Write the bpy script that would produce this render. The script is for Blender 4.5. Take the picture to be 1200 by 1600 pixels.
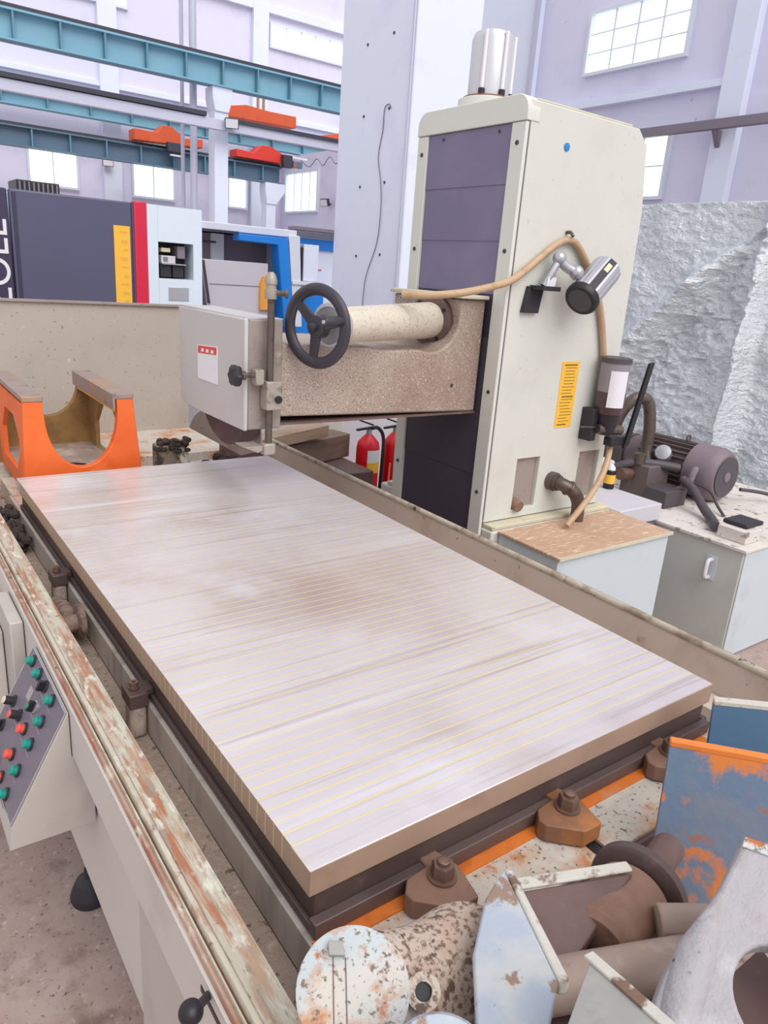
import bpy, bmesh, math, random
from mathutils import Vector, Matrix, Euler
random.seed(7)
for o in list(bpy.data.objects):
    bpy.data.objects.remove(o)
scene = bpy.context.scene
col = scene.collection
PI = math.pi

# ------------------------------------------------------------------ camera
cam_data = bpy.data.cameras.new('camera')
cam_data.sensor_fit = 'VERTICAL'
cam_data.sensor_height = 36.0
cam_data.sensor_width = 27.0
cam_data.lens = 1135.25 / 1600 * 36
cam_data.clip_start = 0.05
cam_data.clip_end = 200
cam = bpy.data.objects.new('camera', cam_data)
col.objects.link(cam)
rx = Vector((0.813176963, -0.577678450, 0.070928375))
ry = Vector((-0.125296083, -0.292764457, -0.947939800))
rz = Vector((0.568369702, 0.761955761, -0.310450159))
cam.matrix_world = Matrix(((rx.x, -ry.x, -rz.x, -0.42532), (rx.y, -ry.y, -rz.y, -0.67824),
                           (rx.z, -ry.z, -rz.z, 1.73947), (0, 0, 0, 1)))
scene.camera = cam

# ------------------------------------------------------------------ daylight
world = bpy.data.worlds.new('hall_daylight')
scene.world = world
world.use_nodes = True
bg = world.node_tree.nodes['Background']
bg.inputs[0].default_value = (0.97, 0.97, 1.0, 1)
bg.inputs[1].default_value = 0.80
sun_d = bpy.data.lights.new('soft_daylight', 'SUN')
sun_d.energy = 2.0
sun_d.angle = math.radians(50)
sun_d.color = (1.0, 0.98, 0.95)
sun = bpy.data.objects.new('soft_daylight', sun_d)
sun.rotation_euler = Euler((math.radians(38), math.radians(-18), math.radians(20)))
col.objects.link(sun)
vs = scene.view_settings
vs.view_transform = 'Standard'
vs.look = 'None'
vs.gamma = 1.0
vs.use_curve_mapping = False
vs.exposure = 0.22

# ------------------------------------------------------------------ materials
def lin(c):
    if isinstance(c, str):
        c = tuple(int(c[i:i + 2], 16) / 255 for i in (0, 2, 4))
    return tuple(x / 12.92 if x <= 0.04045 else ((x + 0.055) / 1.055) ** 2.4 for x in c[:3]) + (1.0,)

MATS = {}
def mat(name, colr, rough=0.55, metal=0.0, var=0.12, vscale=3.0, layers=(), bump=None, spec=0.5, stretch=(1, 1, 1), emit=0.0, trans=0.0, aniso=0.0, world=False):
    """layers: (colour, scale, lo, hi[, stretch[, detail]])"""
    m = bpy.data.materials.new(name)
    m.use_nodes = True
    nt = m.node_tree
    N, L = nt.nodes, nt.links
    b = N['Principled BSDF']
    b.inputs['Roughness'].default_value = rough
    b.inputs['Metallic'].default_value = metal
    b.inputs['Specular IOR Level'].default_value = spec
    if trans:
        b.inputs['Transmission Weight'].default_value = trans
    if aniso:
        b.inputs['Anisotropic'].default_value = aniso
    tc = N.new('ShaderNodeTexCoord') if not world else N.new('ShaderNodeNewGeometry')
    tco = tc.outputs['Object'] if not world else tc.outputs['Position']
    def noise(scale, st, detail=5.0, rgh=0.6):
        mp = N.new('ShaderNodeMapping')
        mp.inputs['Scale'].default_value = st
        L.new(tco, mp.inputs[0])
        n = N.new('ShaderNodeTexNoise')
        n.inputs['Scale'].default_value = scale
        n.inputs['Detail'].default_value = detail
        n.inputs['Roughness'].default_value = rgh
        L.new(mp.outputs[0], n.inputs['Vector'])
        return n.outputs['Fac']
    c = lin(colr)
    cur = None
    if var > 0:
        mx = N.new('ShaderNodeMix')
        mx.data_type = 'RGBA'
        L.new(noise(vscale, stretch), mx.inputs['Factor'])
        mx.inputs['A'].default_value = tuple(x * (1 - var) for x in c[:3]) + (1,)
        mx.inputs['B'].default_value = tuple(min(1, x * (1 + var)) for x in c[:3]) + (1,)
        cur = mx.outputs['Result']
    for ly in layers:
        lc, sc, lo, hi = ly[:4]
        st = ly[4] if len(ly) > 4 else (1, 1, 1)
        dt = ly[5] if len(ly) > 5 else 6.0
        mr = N.new('ShaderNodeMapRange')
        mr.inputs['From Min'].default_value = lo
        mr.inputs['From Max'].default_value = hi
        L.new(noise(sc, st, dt), mr.inputs['Value'])
        mx = N.new('ShaderNodeMix')
        mx.data_type = 'RGBA'
        L.new(mr.outputs[0], mx.inputs['Factor'])
        if cur is None:
            mx.inputs['A'].default_value = c
        else:
            L.new(cur, mx.inputs['A'])
        mx.inputs['B'].default_value = lin(lc)
        cur = mx.outputs['Result']
    if cur is None:
        b.inputs['Base Color'].default_value = c
    else:
        L.new(cur, b.inputs['Base Color'])
    if bump:
        bp = N.new('ShaderNodeBump')
        bp.inputs['Strength'].default_value = bump[1]
        bp.inputs['Distance'].default_value = bump[2] if len(bump) > 2 else 0.01
        L.new(noise(bump[0], bump[3] if len(bump) > 3 else (1, 1, 1)), bp.inputs['Height'])
        L.new(bp.outputs[0], b.inputs['Normal'])
    if emit:
        b.inputs['Emission Color'].default_value = c
        b.inputs['Emission Strength'].default_value = emit
    MATS[name] = m
    return m

RUST = 'b0622f'
DK = '4b3a36'
mat('floor', 'a8948d', 0.75, var=0.2, vscale=4.0, layers=(('b7a69f', 2.6, .48, .66), ('a5837b', 4.0, .52, .7), ('86716b', 9.0, .54, .7), ('63504f', 70, .6, .68), ('c2b4ae', 40, .6, .7)), bump=(40, .25, .004))
mat('wall', 'd9d7ec', 0.8, var=0.05, vscale=.6, layers=(('c8c4dc', 1.4, .55, .8), ('a9a4bf', 9, .68, .78)))
mat('wall_pale', 'dfe4f4', 0.8, var=0.04, vscale=.8, layers=(('d2d4ea', 2.0, .55, .8),))
mat('glass_day', 'e6fbf4', 0.3, var=0, emit=1.15)
mat('white_paint', 'd9dde8', 0.5, var=0.05)
mat('beam_paint', 'c2c2d4', 0.5, var=0.05)
mat('pale_paint', 'd3dfea', 0.45, var=0.04)
mat('girder', '7cacc0', 0.5, var=0.1, vscale=1.0, layers=(('88b3c4', 2.5, .5, .8),))
mat('girder_dark', '5b7489', 0.5, var=0.1, vscale=1.0)
mat('girder_rib', '5f8ba0', 0.5, var=0.1)
mat('rail_dark', '3a3947', 0.5, var=0.1)
mat('hoist_orange', 'd0562c', 0.5, var=0.12, layers=(('9a3c24', 5, .6, .8),))
mat('hoist_red', 'd83a2c', 0.45, var=0.12)
mat('cnc_dark', '54536e', 0.42, var=0.06)
mat('cnc_darker', '3a3650', 0.42, var=0.06)
mat('cnc_red', 'cf1f42', 0.4, var=0.05)
mat('cnc_blue', '1f83dd', 0.4, var=0.05)
mat('black', '1d1a20', 0.45, var=0.1)
mat('black_plastic', '2a272e', 0.5, var=0.1)
mat('purple_grey', '7f7681', 0.6, var=0.1)  # even purplish grey, own colour of rails, seams, panels and box sides
mat('amber', 'e8a548', 0.4, var=0.08)
mat('chuck_steel', 'd4ccd0', 0.32, 0.35, var=0.08, vscale=2.0, stretch=(.6, 1, 1),
    layers=(('b9a5a0', 1.5, .46, .72), ('dedbe4', 2.2, .52, .68), ('e0dbe2', 5.0, .54, .75, (.25, 3, 1)), ('b5a29c', 12.0, .56, .76, (.1, 4, 1))),
    bump=(60, .05, .002, (.06, 4, 1)), aniso=0.3, world=True)
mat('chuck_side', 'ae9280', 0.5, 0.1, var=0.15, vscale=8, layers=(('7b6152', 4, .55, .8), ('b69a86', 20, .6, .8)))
mat('brass', 'e3d78f', 0.4, 0.15, var=0.1)
mat('brass_side', 'b89a66', 0.5, 0.3, var=0.1)
mat('dark_iron', '584845', 0.5, 0.1, var=0.2, vscale=5, layers=(('403230', 3, .5, .8), ('6f5c55', 25, .6, .8)))
mat('dark_bar', '655653', 0.45, 0.15, var=0.15, layers=(('43373a', 6, .5, .8),))
mat('orange_strip', 'd9772f', 0.6, var=0.18, vscale=9, layers=(('b0561d', 14, .55, .75), ('c9a27e', 6, .62, .75)))
mat('table_paint', 'c6bdb2', 0.6, var=0.08, vscale=4,
    layers=(('c28a5c', 5.5, .52, .64), (RUST, 11, .58, .67), ('5f4d44', 110, .58, .66), ('d4cdc5', 12, .56, .72)), bump=(50, .12, .003))
mat('clamp_rust', '8a6a5a', 0.62, 0.15, var=0.2, vscale=14, layers=(('674c40', 9, .52, .75), ('a97d61', 20, .6, .78)), bump=(90, .2, .002))
mat('clamp_orange', '8a6148', 0.62, 0.1, var=0.2, vscale=14, layers=(('b8763f', 8, .45, .65), ('5e463b', 16, .58, .75)), bump=(90, .2, .002))
mat('bolt', '7b6156', 0.45, 0.4, var=0.2, vscale=30, layers=(('54423b', 40, .55, .7),))
mat('rail_paint', 'b3ab9c', 0.55, var=0.12, vscale=6,
    layers=(('b9b5a6', 5, .46, .6, (5, 1.2, 1)), ('a98d76', 6, .48, .6, (9, 1.6, 1)), ('a0694c', 5, .55, .64, (10, .8, 1)), ('94867a', 14, .55, .66, (6, .6, 1)), ('cbc8bc', 16, .56, .66, (3, 1.2, 1)), ('8a7c6b', 30, .58, .68, (3, .8, 1)), ('6a5747', 60, .66, .74)), bump=(40, .4, .006, (2, .6, 1)))
mat('rail_bead', 'bdb4a4', 0.5, var=0.12, vscale=8, layers=(('a98874', 9, .5, .64, (4, 1.2, 1)), ('d3cfc3', 14, .56, .68, (3, 1.2, 1)), ('7d6152', 24, .62, .7)), bump=(50, .4, .005))
mat('rail_edge', 'a98b7a', 0.55, var=0.12, vscale=10, layers=(('93523c', 7, .45, .62, (5, .8, 3)), ('cfc5b3', 12, .56, .7, (3, 1.2, 2)), ('4f382f', 30, .62, .7)), bump=(60, .4, .005))
mat('rail_groove', '6a4a3c', 0.7, var=0.2, vscale=10, layers=(('8f4d36', 9, .5, .66, (4, .8, 2)), ('3d2c26', 20, .58, .7), ('b9a58f', 26, .66, .72)), bump=(60, .4, .005))
mat('machine_grey', 'b6afa9', 0.5, var=0.06, vscale=3, layers=(('a59d97', 3, .55, .8), ('80756f', 80, .7, .75)))
mat('machine_light', 'c5beb9', 0.5, var=0.06, vscale=3, layers=(('b3aba5', 4, .55, .8),))
mat('sludge', 'a89588', 0.85, var=0.2, vscale=30, layers=(('6d5a50', 60, .58, .68), ('c2b1a2', 45, .58, .72)), bump=(70, .8, .01))
mat('board_grey', 'bdb3ac', 0.6, 0.1, var=0.15, vscale=6, layers=(('8a7e78', 5, .5, .75, (1, 3, .5)), ('cabfb6', 14, .6, .8)))
mat('guard_paint', 'c5b4a9', 0.6, var=0.1, vscale=4, layers=(('a48d7c', 3, .52, .75), ('c9beb2', 6, .58, .78), ('4e4038', 36, .67, .72), ('9b5d3a', 5, .68, .78)), bump=(60, .12, .003))
mat('guard_bead', 'b5a999', 0.55, var=0.15, vscale=14, layers=(('8d7d6c', 20, .5, .64, (1, .6, 1)), ('cfc6b6', 16, .56, .7, (1, .5, 1)), ('4e423a', 34, .61, .67)), bump=(70, .4, .004))
mat('guard_ledge', '7f7062', 0.7, var=0.2, vscale=20, layers=(('473b34', 40, .5, .62), ('a3937f', 34, .58, .68)), bump=(60, .8, .008))
mat('guard_lip', 'a39584', 0.6, var=0.15, vscale=14, layers=(('574a40', 26, .52, .62, (1, .5, 1)), ('c2b6a1', 16, .58, .72, (1, .4, 1))), bump=(70, .4, .004))
mat('plate_speckle', 'b0a69d', 0.6, var=0.08, vscale=3, layers=(('a0968d', 2.5, .5, .8), ('6d625b', 60, .62, .68), ('2f2927', 15, .69, .71), ('c4bcb2', 30, .62, .72)))
mat('cream', 'cfcfc8', 0.5, var=0.05, vscale=2, layers=(('c4c3ba', 3, .5, .8), ('b3a892', 40, .66, .75), ('a69b86', 120, .68, .74)))
mat('cream_light', 'd4d4cd', 0.5, var=0.04, vscale=2, layers=(('a69b8a', 70, .7, .76),))
mat('cream_dirty', 'c9c3ae', 0.6, var=0.08, vscale=5, layers=(('dccfa6', 10, .5, .7), ('8d7f68', 24, .64, .74)), bump=(60, .3, .004))
mat('arm_paint', 'b0a095', 0.6, var=0.1, vscale=3, layers=(('94796c', 2.2, .42, .7), ('6b564d', 170, .5, .66), ('c2b6aa', 110, .58, .68), ('d6cec4', 7, .69, .73)), bump=(80, .15, .003))
mat('tube_paint', 'cfc6b6', 0.42, var=0.06, layers=(('b5a48c', 60, .54, .68), ('8b7a66', 130, .6, .7)))
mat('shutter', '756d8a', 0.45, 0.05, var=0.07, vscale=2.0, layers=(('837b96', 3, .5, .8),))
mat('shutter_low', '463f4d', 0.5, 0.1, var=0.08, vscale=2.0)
mat('guard_face', 'bfbabb', 0.42, var=0.04, vscale=2, layers=(('b3aaa4', 2.5, .52, .8),))
mat('guard_side', '958a82', 0.55, var=0.12, vscale=5, layers=(('77695f', 6, .5, .72), ('bcb3aa', 12, .6, .75), ('4b3f39', 70, .66, .72)), bump=(80, .15, .003))
mat('wheel_dark', '4d3a3c', 0.6, 0.1, var=0.15, layers=(('6a5252', 6, .55, .8),))
mat('bare_plate', 'a1948e', 0.55, 0.2, var=0.12, layers=(('84746d', 5, .5, .75), ('574944', 40, .65, .72)))
mat('rod_steel', '655953', 0.42, 0.5, var=0.15, layers=(('4c413d', 30, .55, .7),))
mat('clamp_alu', 'a59c93', 0.5, 0.3, var=0.15, vscale=12, layers=(('776a61', 24, .55, .7),))
mat('handwheel', '38343d', 0.42, var=0.08)
mat('dial', 'b9b6bb', 0.35, 0.35, var=0.08, vscale=20)
mat('orange_paint', 'e66a2b', 0.55, var=0.1, vscale=6, layers=(('d9541c', 4, .5, .75), ('f0803f', 9, .56, .75), ('a9441c', 30, .66, .75)), bump=(40, .12, .004))
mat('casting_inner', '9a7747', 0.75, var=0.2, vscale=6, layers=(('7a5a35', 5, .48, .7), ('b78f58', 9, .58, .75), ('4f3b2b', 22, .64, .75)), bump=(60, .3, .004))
mat('machined', '9c8a86', 0.5, 0.25, var=0.15, vscale=10, layers=(('b98a58', 6, .5, .68), ('7a6763', 14, .56, .72)))
mat('iron_brown', '6d5652', 0.6, 0.15, var=0.2, vscale=8, layers=(('513d3a', 5, .5, .72), ('8a7069', 16, .6, .78)), bump=(70, .25, .003))
mat('crust', '8d776c', 0.75, var=0.2, vscale=20, layers=(('5e4a42', 30, .5, .64), ('b39d90', 40, .58, .7)), bump=(60, .8, .008))
mat('iron_pale', 'a38f84', 0.6, 0.1, var=0.2, vscale=10, layers=(('c7bbb0', 8, .52, .7), ('6c564d', 22, .6, .72)), bump=(80, .3, .003))
mat('cast_white', 'b9c0c3', 0.6, var=0.08, vscale=6, layers=(('c6bdb4', 9, .48, .62), ('b98a66', 16, .52, .62), (RUST, 22, .58, .65), ('75665c', 150, .56, .64)), bump=(90, .25, .003))
mat('cast_speckle', 'bfb1a5', 0.65, var=0.1, vscale=8, layers=(('b59c8d', 12, .46, .62), ('75604f', 130, .5, .6), ('5f4a40', 60, .58, .64), ('8f5536', 16, .62, .68)), bump=(90, .4, .004))
mat('cast_chip', 'c6c3ba', 0.6, var=0.1, vscale=10, layers=(('7a5f50', 24, .55, .63), ('b88b66', 16, .6, .7)), bump=(60, .5, .004))
mat('cast_blue', 'aab4c2', 0.55, var=0.07, vscale=5, layers=(('bfc0c1', 9, .46, .6), ('937a6b', 26, .58, .63), ('84563c', 17, .61, .65)), bump=(80, .2, .003))
mat('cast_grey', 'a5a1a6', 0.6, var=0.12, vscale=9, layers=(('938580', 9, .5, .7), ('bdbabf', 12, .55, .7), ('54484a', 60, .64, .72)), bump=(36, .7, .008))
mat('cast_plain', '9b9a97', 0.6, var=0.08, vscale=5, layers=(('aca8a1', 9, .5, .7), ('837d77', 16, .58, .75)), bump=(50, .2, .003))
mat('steel_blue', '5f7189', 0.5, 0.1, var=0.12, vscale=8, layers=(('78777d', 6, .48, .66), ('c9722c', 9, .52, .58), ('a4551f', 16, .57, .66)), bump=(80, .2, .003))
mat('steel_blue_clean', '41607f', 0.5, 0.15, var=0.12, vscale=5, layers=(('5c7389', 6, .5, .75), ('6c5a50', 14, .66, .74)))
mat('orange_edge', 'e0813a', 0.6, var=0.12, vscale=14, layers=(('b5581f', 20, .6, .72),))
mat('plastic_grey', 'c9c5cd', 0.5, var=0.04)
mat('panel_face', '6f6775', 0.45, var=0.08, vscale=10)
mat('green_button', '178a7c', 0.35, var=0.05)
mat('red_button', 'e0574a', 0.35, var=0.05)
mat('cream_button', 'd9cfae', 0.4, var=0.05)
mat('silver', 'b9b9c0', 0.3, 0.7, var=0.05)
mat('motor_can', 'c9cad0', 0.35, 0.3, var=0.06)
mat('lamp_metal', 'b8b8c0', 0.3, 0.6, var=0.06)
mat('hose_tan', 'bb9d7e', 0.5, var=0.12, vscale=14, layers=(('a0805f', 12, .52, .72),))
mat('hose_dark', '4d474c', 0.5, var=0.12)
mat('sticker_yellow', 'efb93f', 0.5, var=0.05)
mat('ink', '7a5a20', 0.6, var=0)
mat('sticker_white', 'e1dfe6', 0.5, var=0.03)
mat('sticker_red', 'd3453c', 0.5, var=0.04)
mat('oil_body', '8a858d', 0.25, var=0.05, spec=.6)
mat('oil_dark', '4f3b41', 0.25, var=0.1, spec=.6)
mat('motor_brown', '6d5f5f', 0.6, 0.1, var=0.15, layers=(('544747', 6, .5, .75), ('8a7b79', 12, .6, .8)))
mat('motor_cowl', '7f7078', 0.6, var=0.12, layers=(('6b5c62', 5, .5, .75), ('9a8b8c', 10, .6, .8)))
mat('rust_top', 'bf9d84', 0.7, var=0.12, vscale=6, layers=(('b28d72', 5, .5, .75), ('dcc6b0', 14, .56, .64, (1, 6, 1)), ('8e664b', 30, .66, .75)))
mat('box_pale', 'c2ccd2', 0.5, var=0.05, layers=(('b2b7b8', 4, .55, .8),))
mat('box_grey', 'c4c5bf', 0.55, var=0.06, layers=(('b3b1a9', 4, .5, .8), ('d2d3cf', 8, .6, .8)))
mat('debris_white', 'd3cbc6', 0.8, var=0.12, vscale=12, layers=(('8d7f78', 18, .58, .66), ('5a4d49', 30, .66, .72)), bump=(40, .5, .006))
mat('foil', 'f1f6fb', 0.18, 0.6, var=0.05, vscale=2, bump=(17, 1.0, .045, (1, 1.2, 2.0)))
mat('ext_red', 'd2121f', 0.35, var=0.06)
mat('wood', 'a58c78', 0.7, var=0.15, vscale=6, layers=(('7f6553', 8, .5, .75, (.3, 1, 3)),))
mat('wood_dark', '7d685c', 0.7, var=0.15, vscale=6, layers=(('5f4c42', 8, .5, .75, (.3, 1, 3)),))
mat('lump', '8e7f74', 0.8, var=0.2, vscale=14, layers=(('4c3f39', 16, .52, .62), ('c7bdb0', 22, .62, .7)), bump=(40, .9, .01))
mat('muck', '40342f', 0.8, var=0.25, vscale=20, layers=(('6c5a50', 25, .6, .7),), bump=(40, .9, .01))
mat('blue_cap', '2f7fc4', 0.4, var=0.03)
mat('wire', '6f6c7c', 0.6, var=0)
mat('conduit', 'bdbdcf', 0.45, 0.2, var=0.05)

# ------------------------------------------------------------------ mesh builder
ORG = {}
def V(*a):
    return Vector(a[0]) if len(a) == 1 else Vector(a)
def frame(d):
    d = Vector(d).normalized()
    u = d.cross(Vector((0, 0, 1)))
    if u.length < 1e-3:
        u = Vector((1, 0, 0))
    u.normalize()
    return d, u, u.cross(d).normalized()

class MB:
    def __init__(s):
        s.v = []; s.f = []
    def add(s, vs_, fs_):
        n = len(s.v)
        s.v += [Vector(p) for p in vs_]
        s.f += [tuple(i + n for i in f) for f in fs_]
        return s
    def box(s, x0, x1, y0, y1, z0, z1):
        return s.add([(x0, y0, z0), (x1, y0, z0), (x1, y1, z0), (x0, y1, z0), (x0, y0, z1), (x1, y0, z1), (x1, y1, z1), (x0, y1, z1)],
                     [(3, 2, 1, 0), (4, 5, 6, 7), (0, 1, 5, 4), (1, 2, 6, 5), (2, 3, 7, 6), (3, 0, 4, 7)])
    def prism(s, poly, axis, a, b):
        """poly: 2D points; axis 'X' -> (y,z), 'Y' -> (x,z), 'Z' -> (x,y)"""
        def p3(p, h):
            return {'X': (h, p[0], p[1]), 'Y': (p[0], h, p[1]), 'Z': (p[0], p[1], h)}[axis]
        n = len(poly)
        vs_ = [p3(p, a) for p in poly] + [p3(p, b) for p in poly]
        fs_ = [tuple(range(n))[::-1], tuple(range(n, 2 * n))] + [(i, (i + 1) % n, (i + 1) % n + n, i + n) for i in range(n)]
        return s.add(vs_, fs_)
    def slab(s, pts, thick):
        """planar polygon of 3D points extruded by vector thick"""
        n = len(pts)
        t = Vector(thick)
        vs_ = [Vector(p) for p in pts] + [Vector(p) + t for p in pts]
        fs_ = [tuple(range(n))[::-1], tuple(range(n, 2 * n))] + [(i, (i + 1) % n, (i + 1) % n + n, i + n) for i in range(n)]
        return s.add(vs_, fs_)
    def rings(s, rs, cap=True):
        n = len(rs[0])
        base = len(s.v)
        fs_ = []
        vs_ = [p for r in rs for p in r]
        for k in range(len(rs) - 1):
            for i in range(n):
                j = (i + 1) % n
                fs_.append((k * n + i, k * n + j, (k + 1) * n + j, (k + 1) * n + i))
        if cap:
            fs_.append(tuple(range(n))[::-1])
            fs_.append(tuple(range((len(rs) - 1) * n, len(rs) * n)))
        return s.add(vs_, fs_)
    def lathe(s, p0, d, prof, n=24, cap=True):
        """prof: (distance along d, radius)"""
        d, u, w = frame(d)
        p0 = Vector(p0)
        rs = [[p0 + d * h + (u * math.cos(2 * PI * i / n) + w * math.sin(2 * PI * i / n)) * max(r, 1e-4) for i in range(n)] for h, r in prof]
        return s.rings(rs, cap)
    def cyl(s, a, b, r, r2=None, n=20):
        a, b = Vector(a), Vector(b)
        return s.lathe(a, b - a, [(0, r), ((b - a).length, r if r2 is None else r2)], n)
    def annulus(s, p0, d, r0, r1, h, n=32):
        d, u, w = frame(d)
        p0 = Vector(p0)
        def ring(r, z):
            return [p0 + d * z + (u * math.cos(2 * PI * i / n) + w * math.sin(2 * PI * i / n)) * r for i in range(n)]
        rs = [ring(r0, 0), ring(r1, 0), ring(r1, h), ring(r0, h), ring(r0, 0)]
        return s.rings(rs, False)
    def torus(s, c, d, R, r, n=40, m=10, squash=1.0):
        d, u, w = frame(d)
        c = Vector(c)
        vs_, fs_ = [], []
        for i in range(n):
            a = 2 * PI * i / n
            e = u * math.cos(a) + w * math.sin(a)
            for j in range(m):
                b = 2 * PI * j / m
                vs_.append(c + e * (R + r * math.cos(b)) + d * r * squash * math.sin(b))
        for i in range(n):
            for j in range(m):
                fs_.append((i * m + j, ((i + 1) % n) * m + j, ((i + 1) % n) * m + (j + 1) % m, i * m + (j + 1) % m))
        return s.add(vs_, fs_)
    def tube(s, pts, r, n=12, sub=6):
        P = [Vector(p) for p in pts]
        Q = []
        for i in range(len(P) - 1):
            p0 = P[max(i - 1, 0)]; p1 = P[i]; p2 = P[i + 1]; p3 = P[min(i + 2, len(P) - 1)]
            for k in range(sub):
                t = k / sub
                Q.append(0.5 * ((2 * p1) + (p2 - p0) * t + (2 * p0 - 5 * p1 + 4 * p2 - p3) * t * t + (3 * p1 - p0 - 3 * p2 + p3) * t ** 3))
        Q.append(P[-1])
        rs = []
        u = None
        for i, q in enumerate(Q):
            d = (Q[min(i + 1, len(Q) - 1)] - Q[max(i - 1, 0)]).normalized()
            if u is None:
                u = frame(d)[1]
            u = (u - d * u.dot(d)).normalized()
            w = d.cross(u)
            rr = r(i / (len(Q) - 1)) if callable(r) else r
            rs.append([q + (u * math.cos(2 * PI * j / n) + w * math.sin(2 * PI * j / n)) * rr for j in range(n)])
        return s.rings(rs)
    def sphere(s, c, r, n=16, m=10, sc=(1, 1, 1)):
        c = Vector(c)
        prof = [[c + Vector((math.cos(2 * PI * i / n) * math.sin(PI * k / m) * r * sc[0], math.sin(2 * PI * i / n) * math.sin(PI * k / m) * r * sc[1], math.cos(PI * k / m) * r * sc[2])) for i in range(n)] for k in range(1, m)]
        return s.rings(prof[::-1])
    def hexa(s, c, d, r, h, n=6):
        return s.lathe(c, d, [(0, r), (h * .85, r), (h, r * .9)], n)
    def build(s, name, material, parent=None, bevel=0.0, seg=2, smooth=35, org=None):
        if parent is not None:
            o_ = ORG[parent]
        elif org is not None:
            o_ = Vector(org)
        else:
            xs = [p.x for p in s.v]; ys = [p.y for p in s.v]; zs = [p.z for p in s.v]
            o_ = Vector(((min(xs) + max(xs)) / 2, (min(ys) + max(ys)) / 2, min(zs)))
        me = bpy.data.meshes.new(name)
        me.from_pydata([tuple(p - o_) for p in s.v], [], s.f)
        bm = bmesh.new()
        bm.from_mesh(me)
        bmesh.ops.recalc_face_normals(bm, faces=bm.faces)
        bm.to_mesh(me)
        bm.free()
        if smooth:
            me.shade_smooth()
            me.set_sharp_from_angle(angle=math.radians(smooth))
        me.materials.append(MATS[material])
        ob = bpy.data.objects.new(name, me)
        col.objects.link(ob)
        if parent is None:
            ob.location = o_
        else:
            ob.parent = parent
        ORG[ob] = o_
        if bevel:
            bv = ob.modifiers.new('bevel', 'BEVEL')
            bv.width = bevel
            bv.segments = seg
            bv.limit_method = 'ANGLE'
            bv.angle_limit = math.radians(40)
            bv.harden_normals = False
        return ob

def tag(o, label=None, cat=None, group=None, kind=None):
    if label: o['label'] = label
    if cat: o['category'] = cat
    if group: o['group'] = group
    if kind: o['kind'] = kind
    return o
def thing(name, loc, label, cat, group=None):
    o = bpy.data.objects.new(name, None)
    o.empty_display_size = 0.05
    col.objects.link(o)
    o.location = loc
    ORG[o] = Vector(loc)
    return tag(o, label, cat, group)
def clone(o, dp, parent):
    c = o.copy()
    col.objects.link(c)
    c.parent = parent
    c.location = o.location + Vector(dp)
    ORG[c] = ORG[o] + Vector(dp)
    return c
def boxo(name, m, b, parent=None, bevel=0.0, **k):
    return MB().box(*b).build(name, m, parent, bevel, **k)
def text_mesh(name, body, size, material, parent, mw, extrude=0.001):
    cu = bpy.data.curves.new(name, 'FONT')
    cu.body = body
    cu.size = size
    cu.extrude = extrude
    tmp = bpy.data.objects.new(name, cu)
    col.objects.link(tmp)
    dg = bpy.context.evaluated_depsgraph_get()
    me = bpy.data.meshes.new_from_object(tmp.evaluated_get(dg))
    bpy.data.objects.remove(tmp)
    me.transform(mw)
    me.transform(Matrix.Translation(-ORG[parent]))
    me.materials.clear()
    me.materials.append(MATS[material])
    ob = bpy.data.objects.new(name, me)
    col.objects.link(ob)
    ob.parent = parent
    ORG[ob] = ORG[parent]
    return ob

# ------------------------------------------------------------------ the hall
tag(boxo('floor', 'floor', (-8, 14, -5, 16, -0.1, 0)), kind='structure')
wf = tag(boxo('wall_back', 'wall', (-6, 14, 15.42, 15.7, 0, 7.5)), kind='structure')
wr = tag(boxo('wall_right', 'wall', (8.0, 8.3, -2, 9.3, 0, 7.5)), kind='structure')
ws = tag(boxo('wall_side', 'wall', (8.0, 8.2, 9.3, 15.42, 0, 4.05)), kind='structure')
# pilasters on the right wall
for y0, y1 in ((7.75, 9.2), (4.45, 4.75)):
    boxo('pilaster', 'wall_pale', (7.88, 8.0, y0, y1, 0, 7.5), wr, 0.01)
boxo('ledge', 'wall_pale', (7.9, 8.0, 4.75, 7.75, 4.02, 4.1), wr)
boxo('drain_pipe', 'conduit', (7.82, 7.88, 7.72, 7.78, 0, 7.5), wr)
for x0 in (4.05, 7.2):
    boxo('pilaster', 'wall_pale', (x0, x0 + .35, 15.3, 15.42, 0, 7.5), wf, 0.01)
boxo('cornice', 'wall_pale', (-6, 14, 15.32, 15.42, 6.75, 6.9), wf)
boxo('cornice', 'wall_pale', (-6, 14, 15.34, 15.42, 4.75, 4.83), wf)

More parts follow.
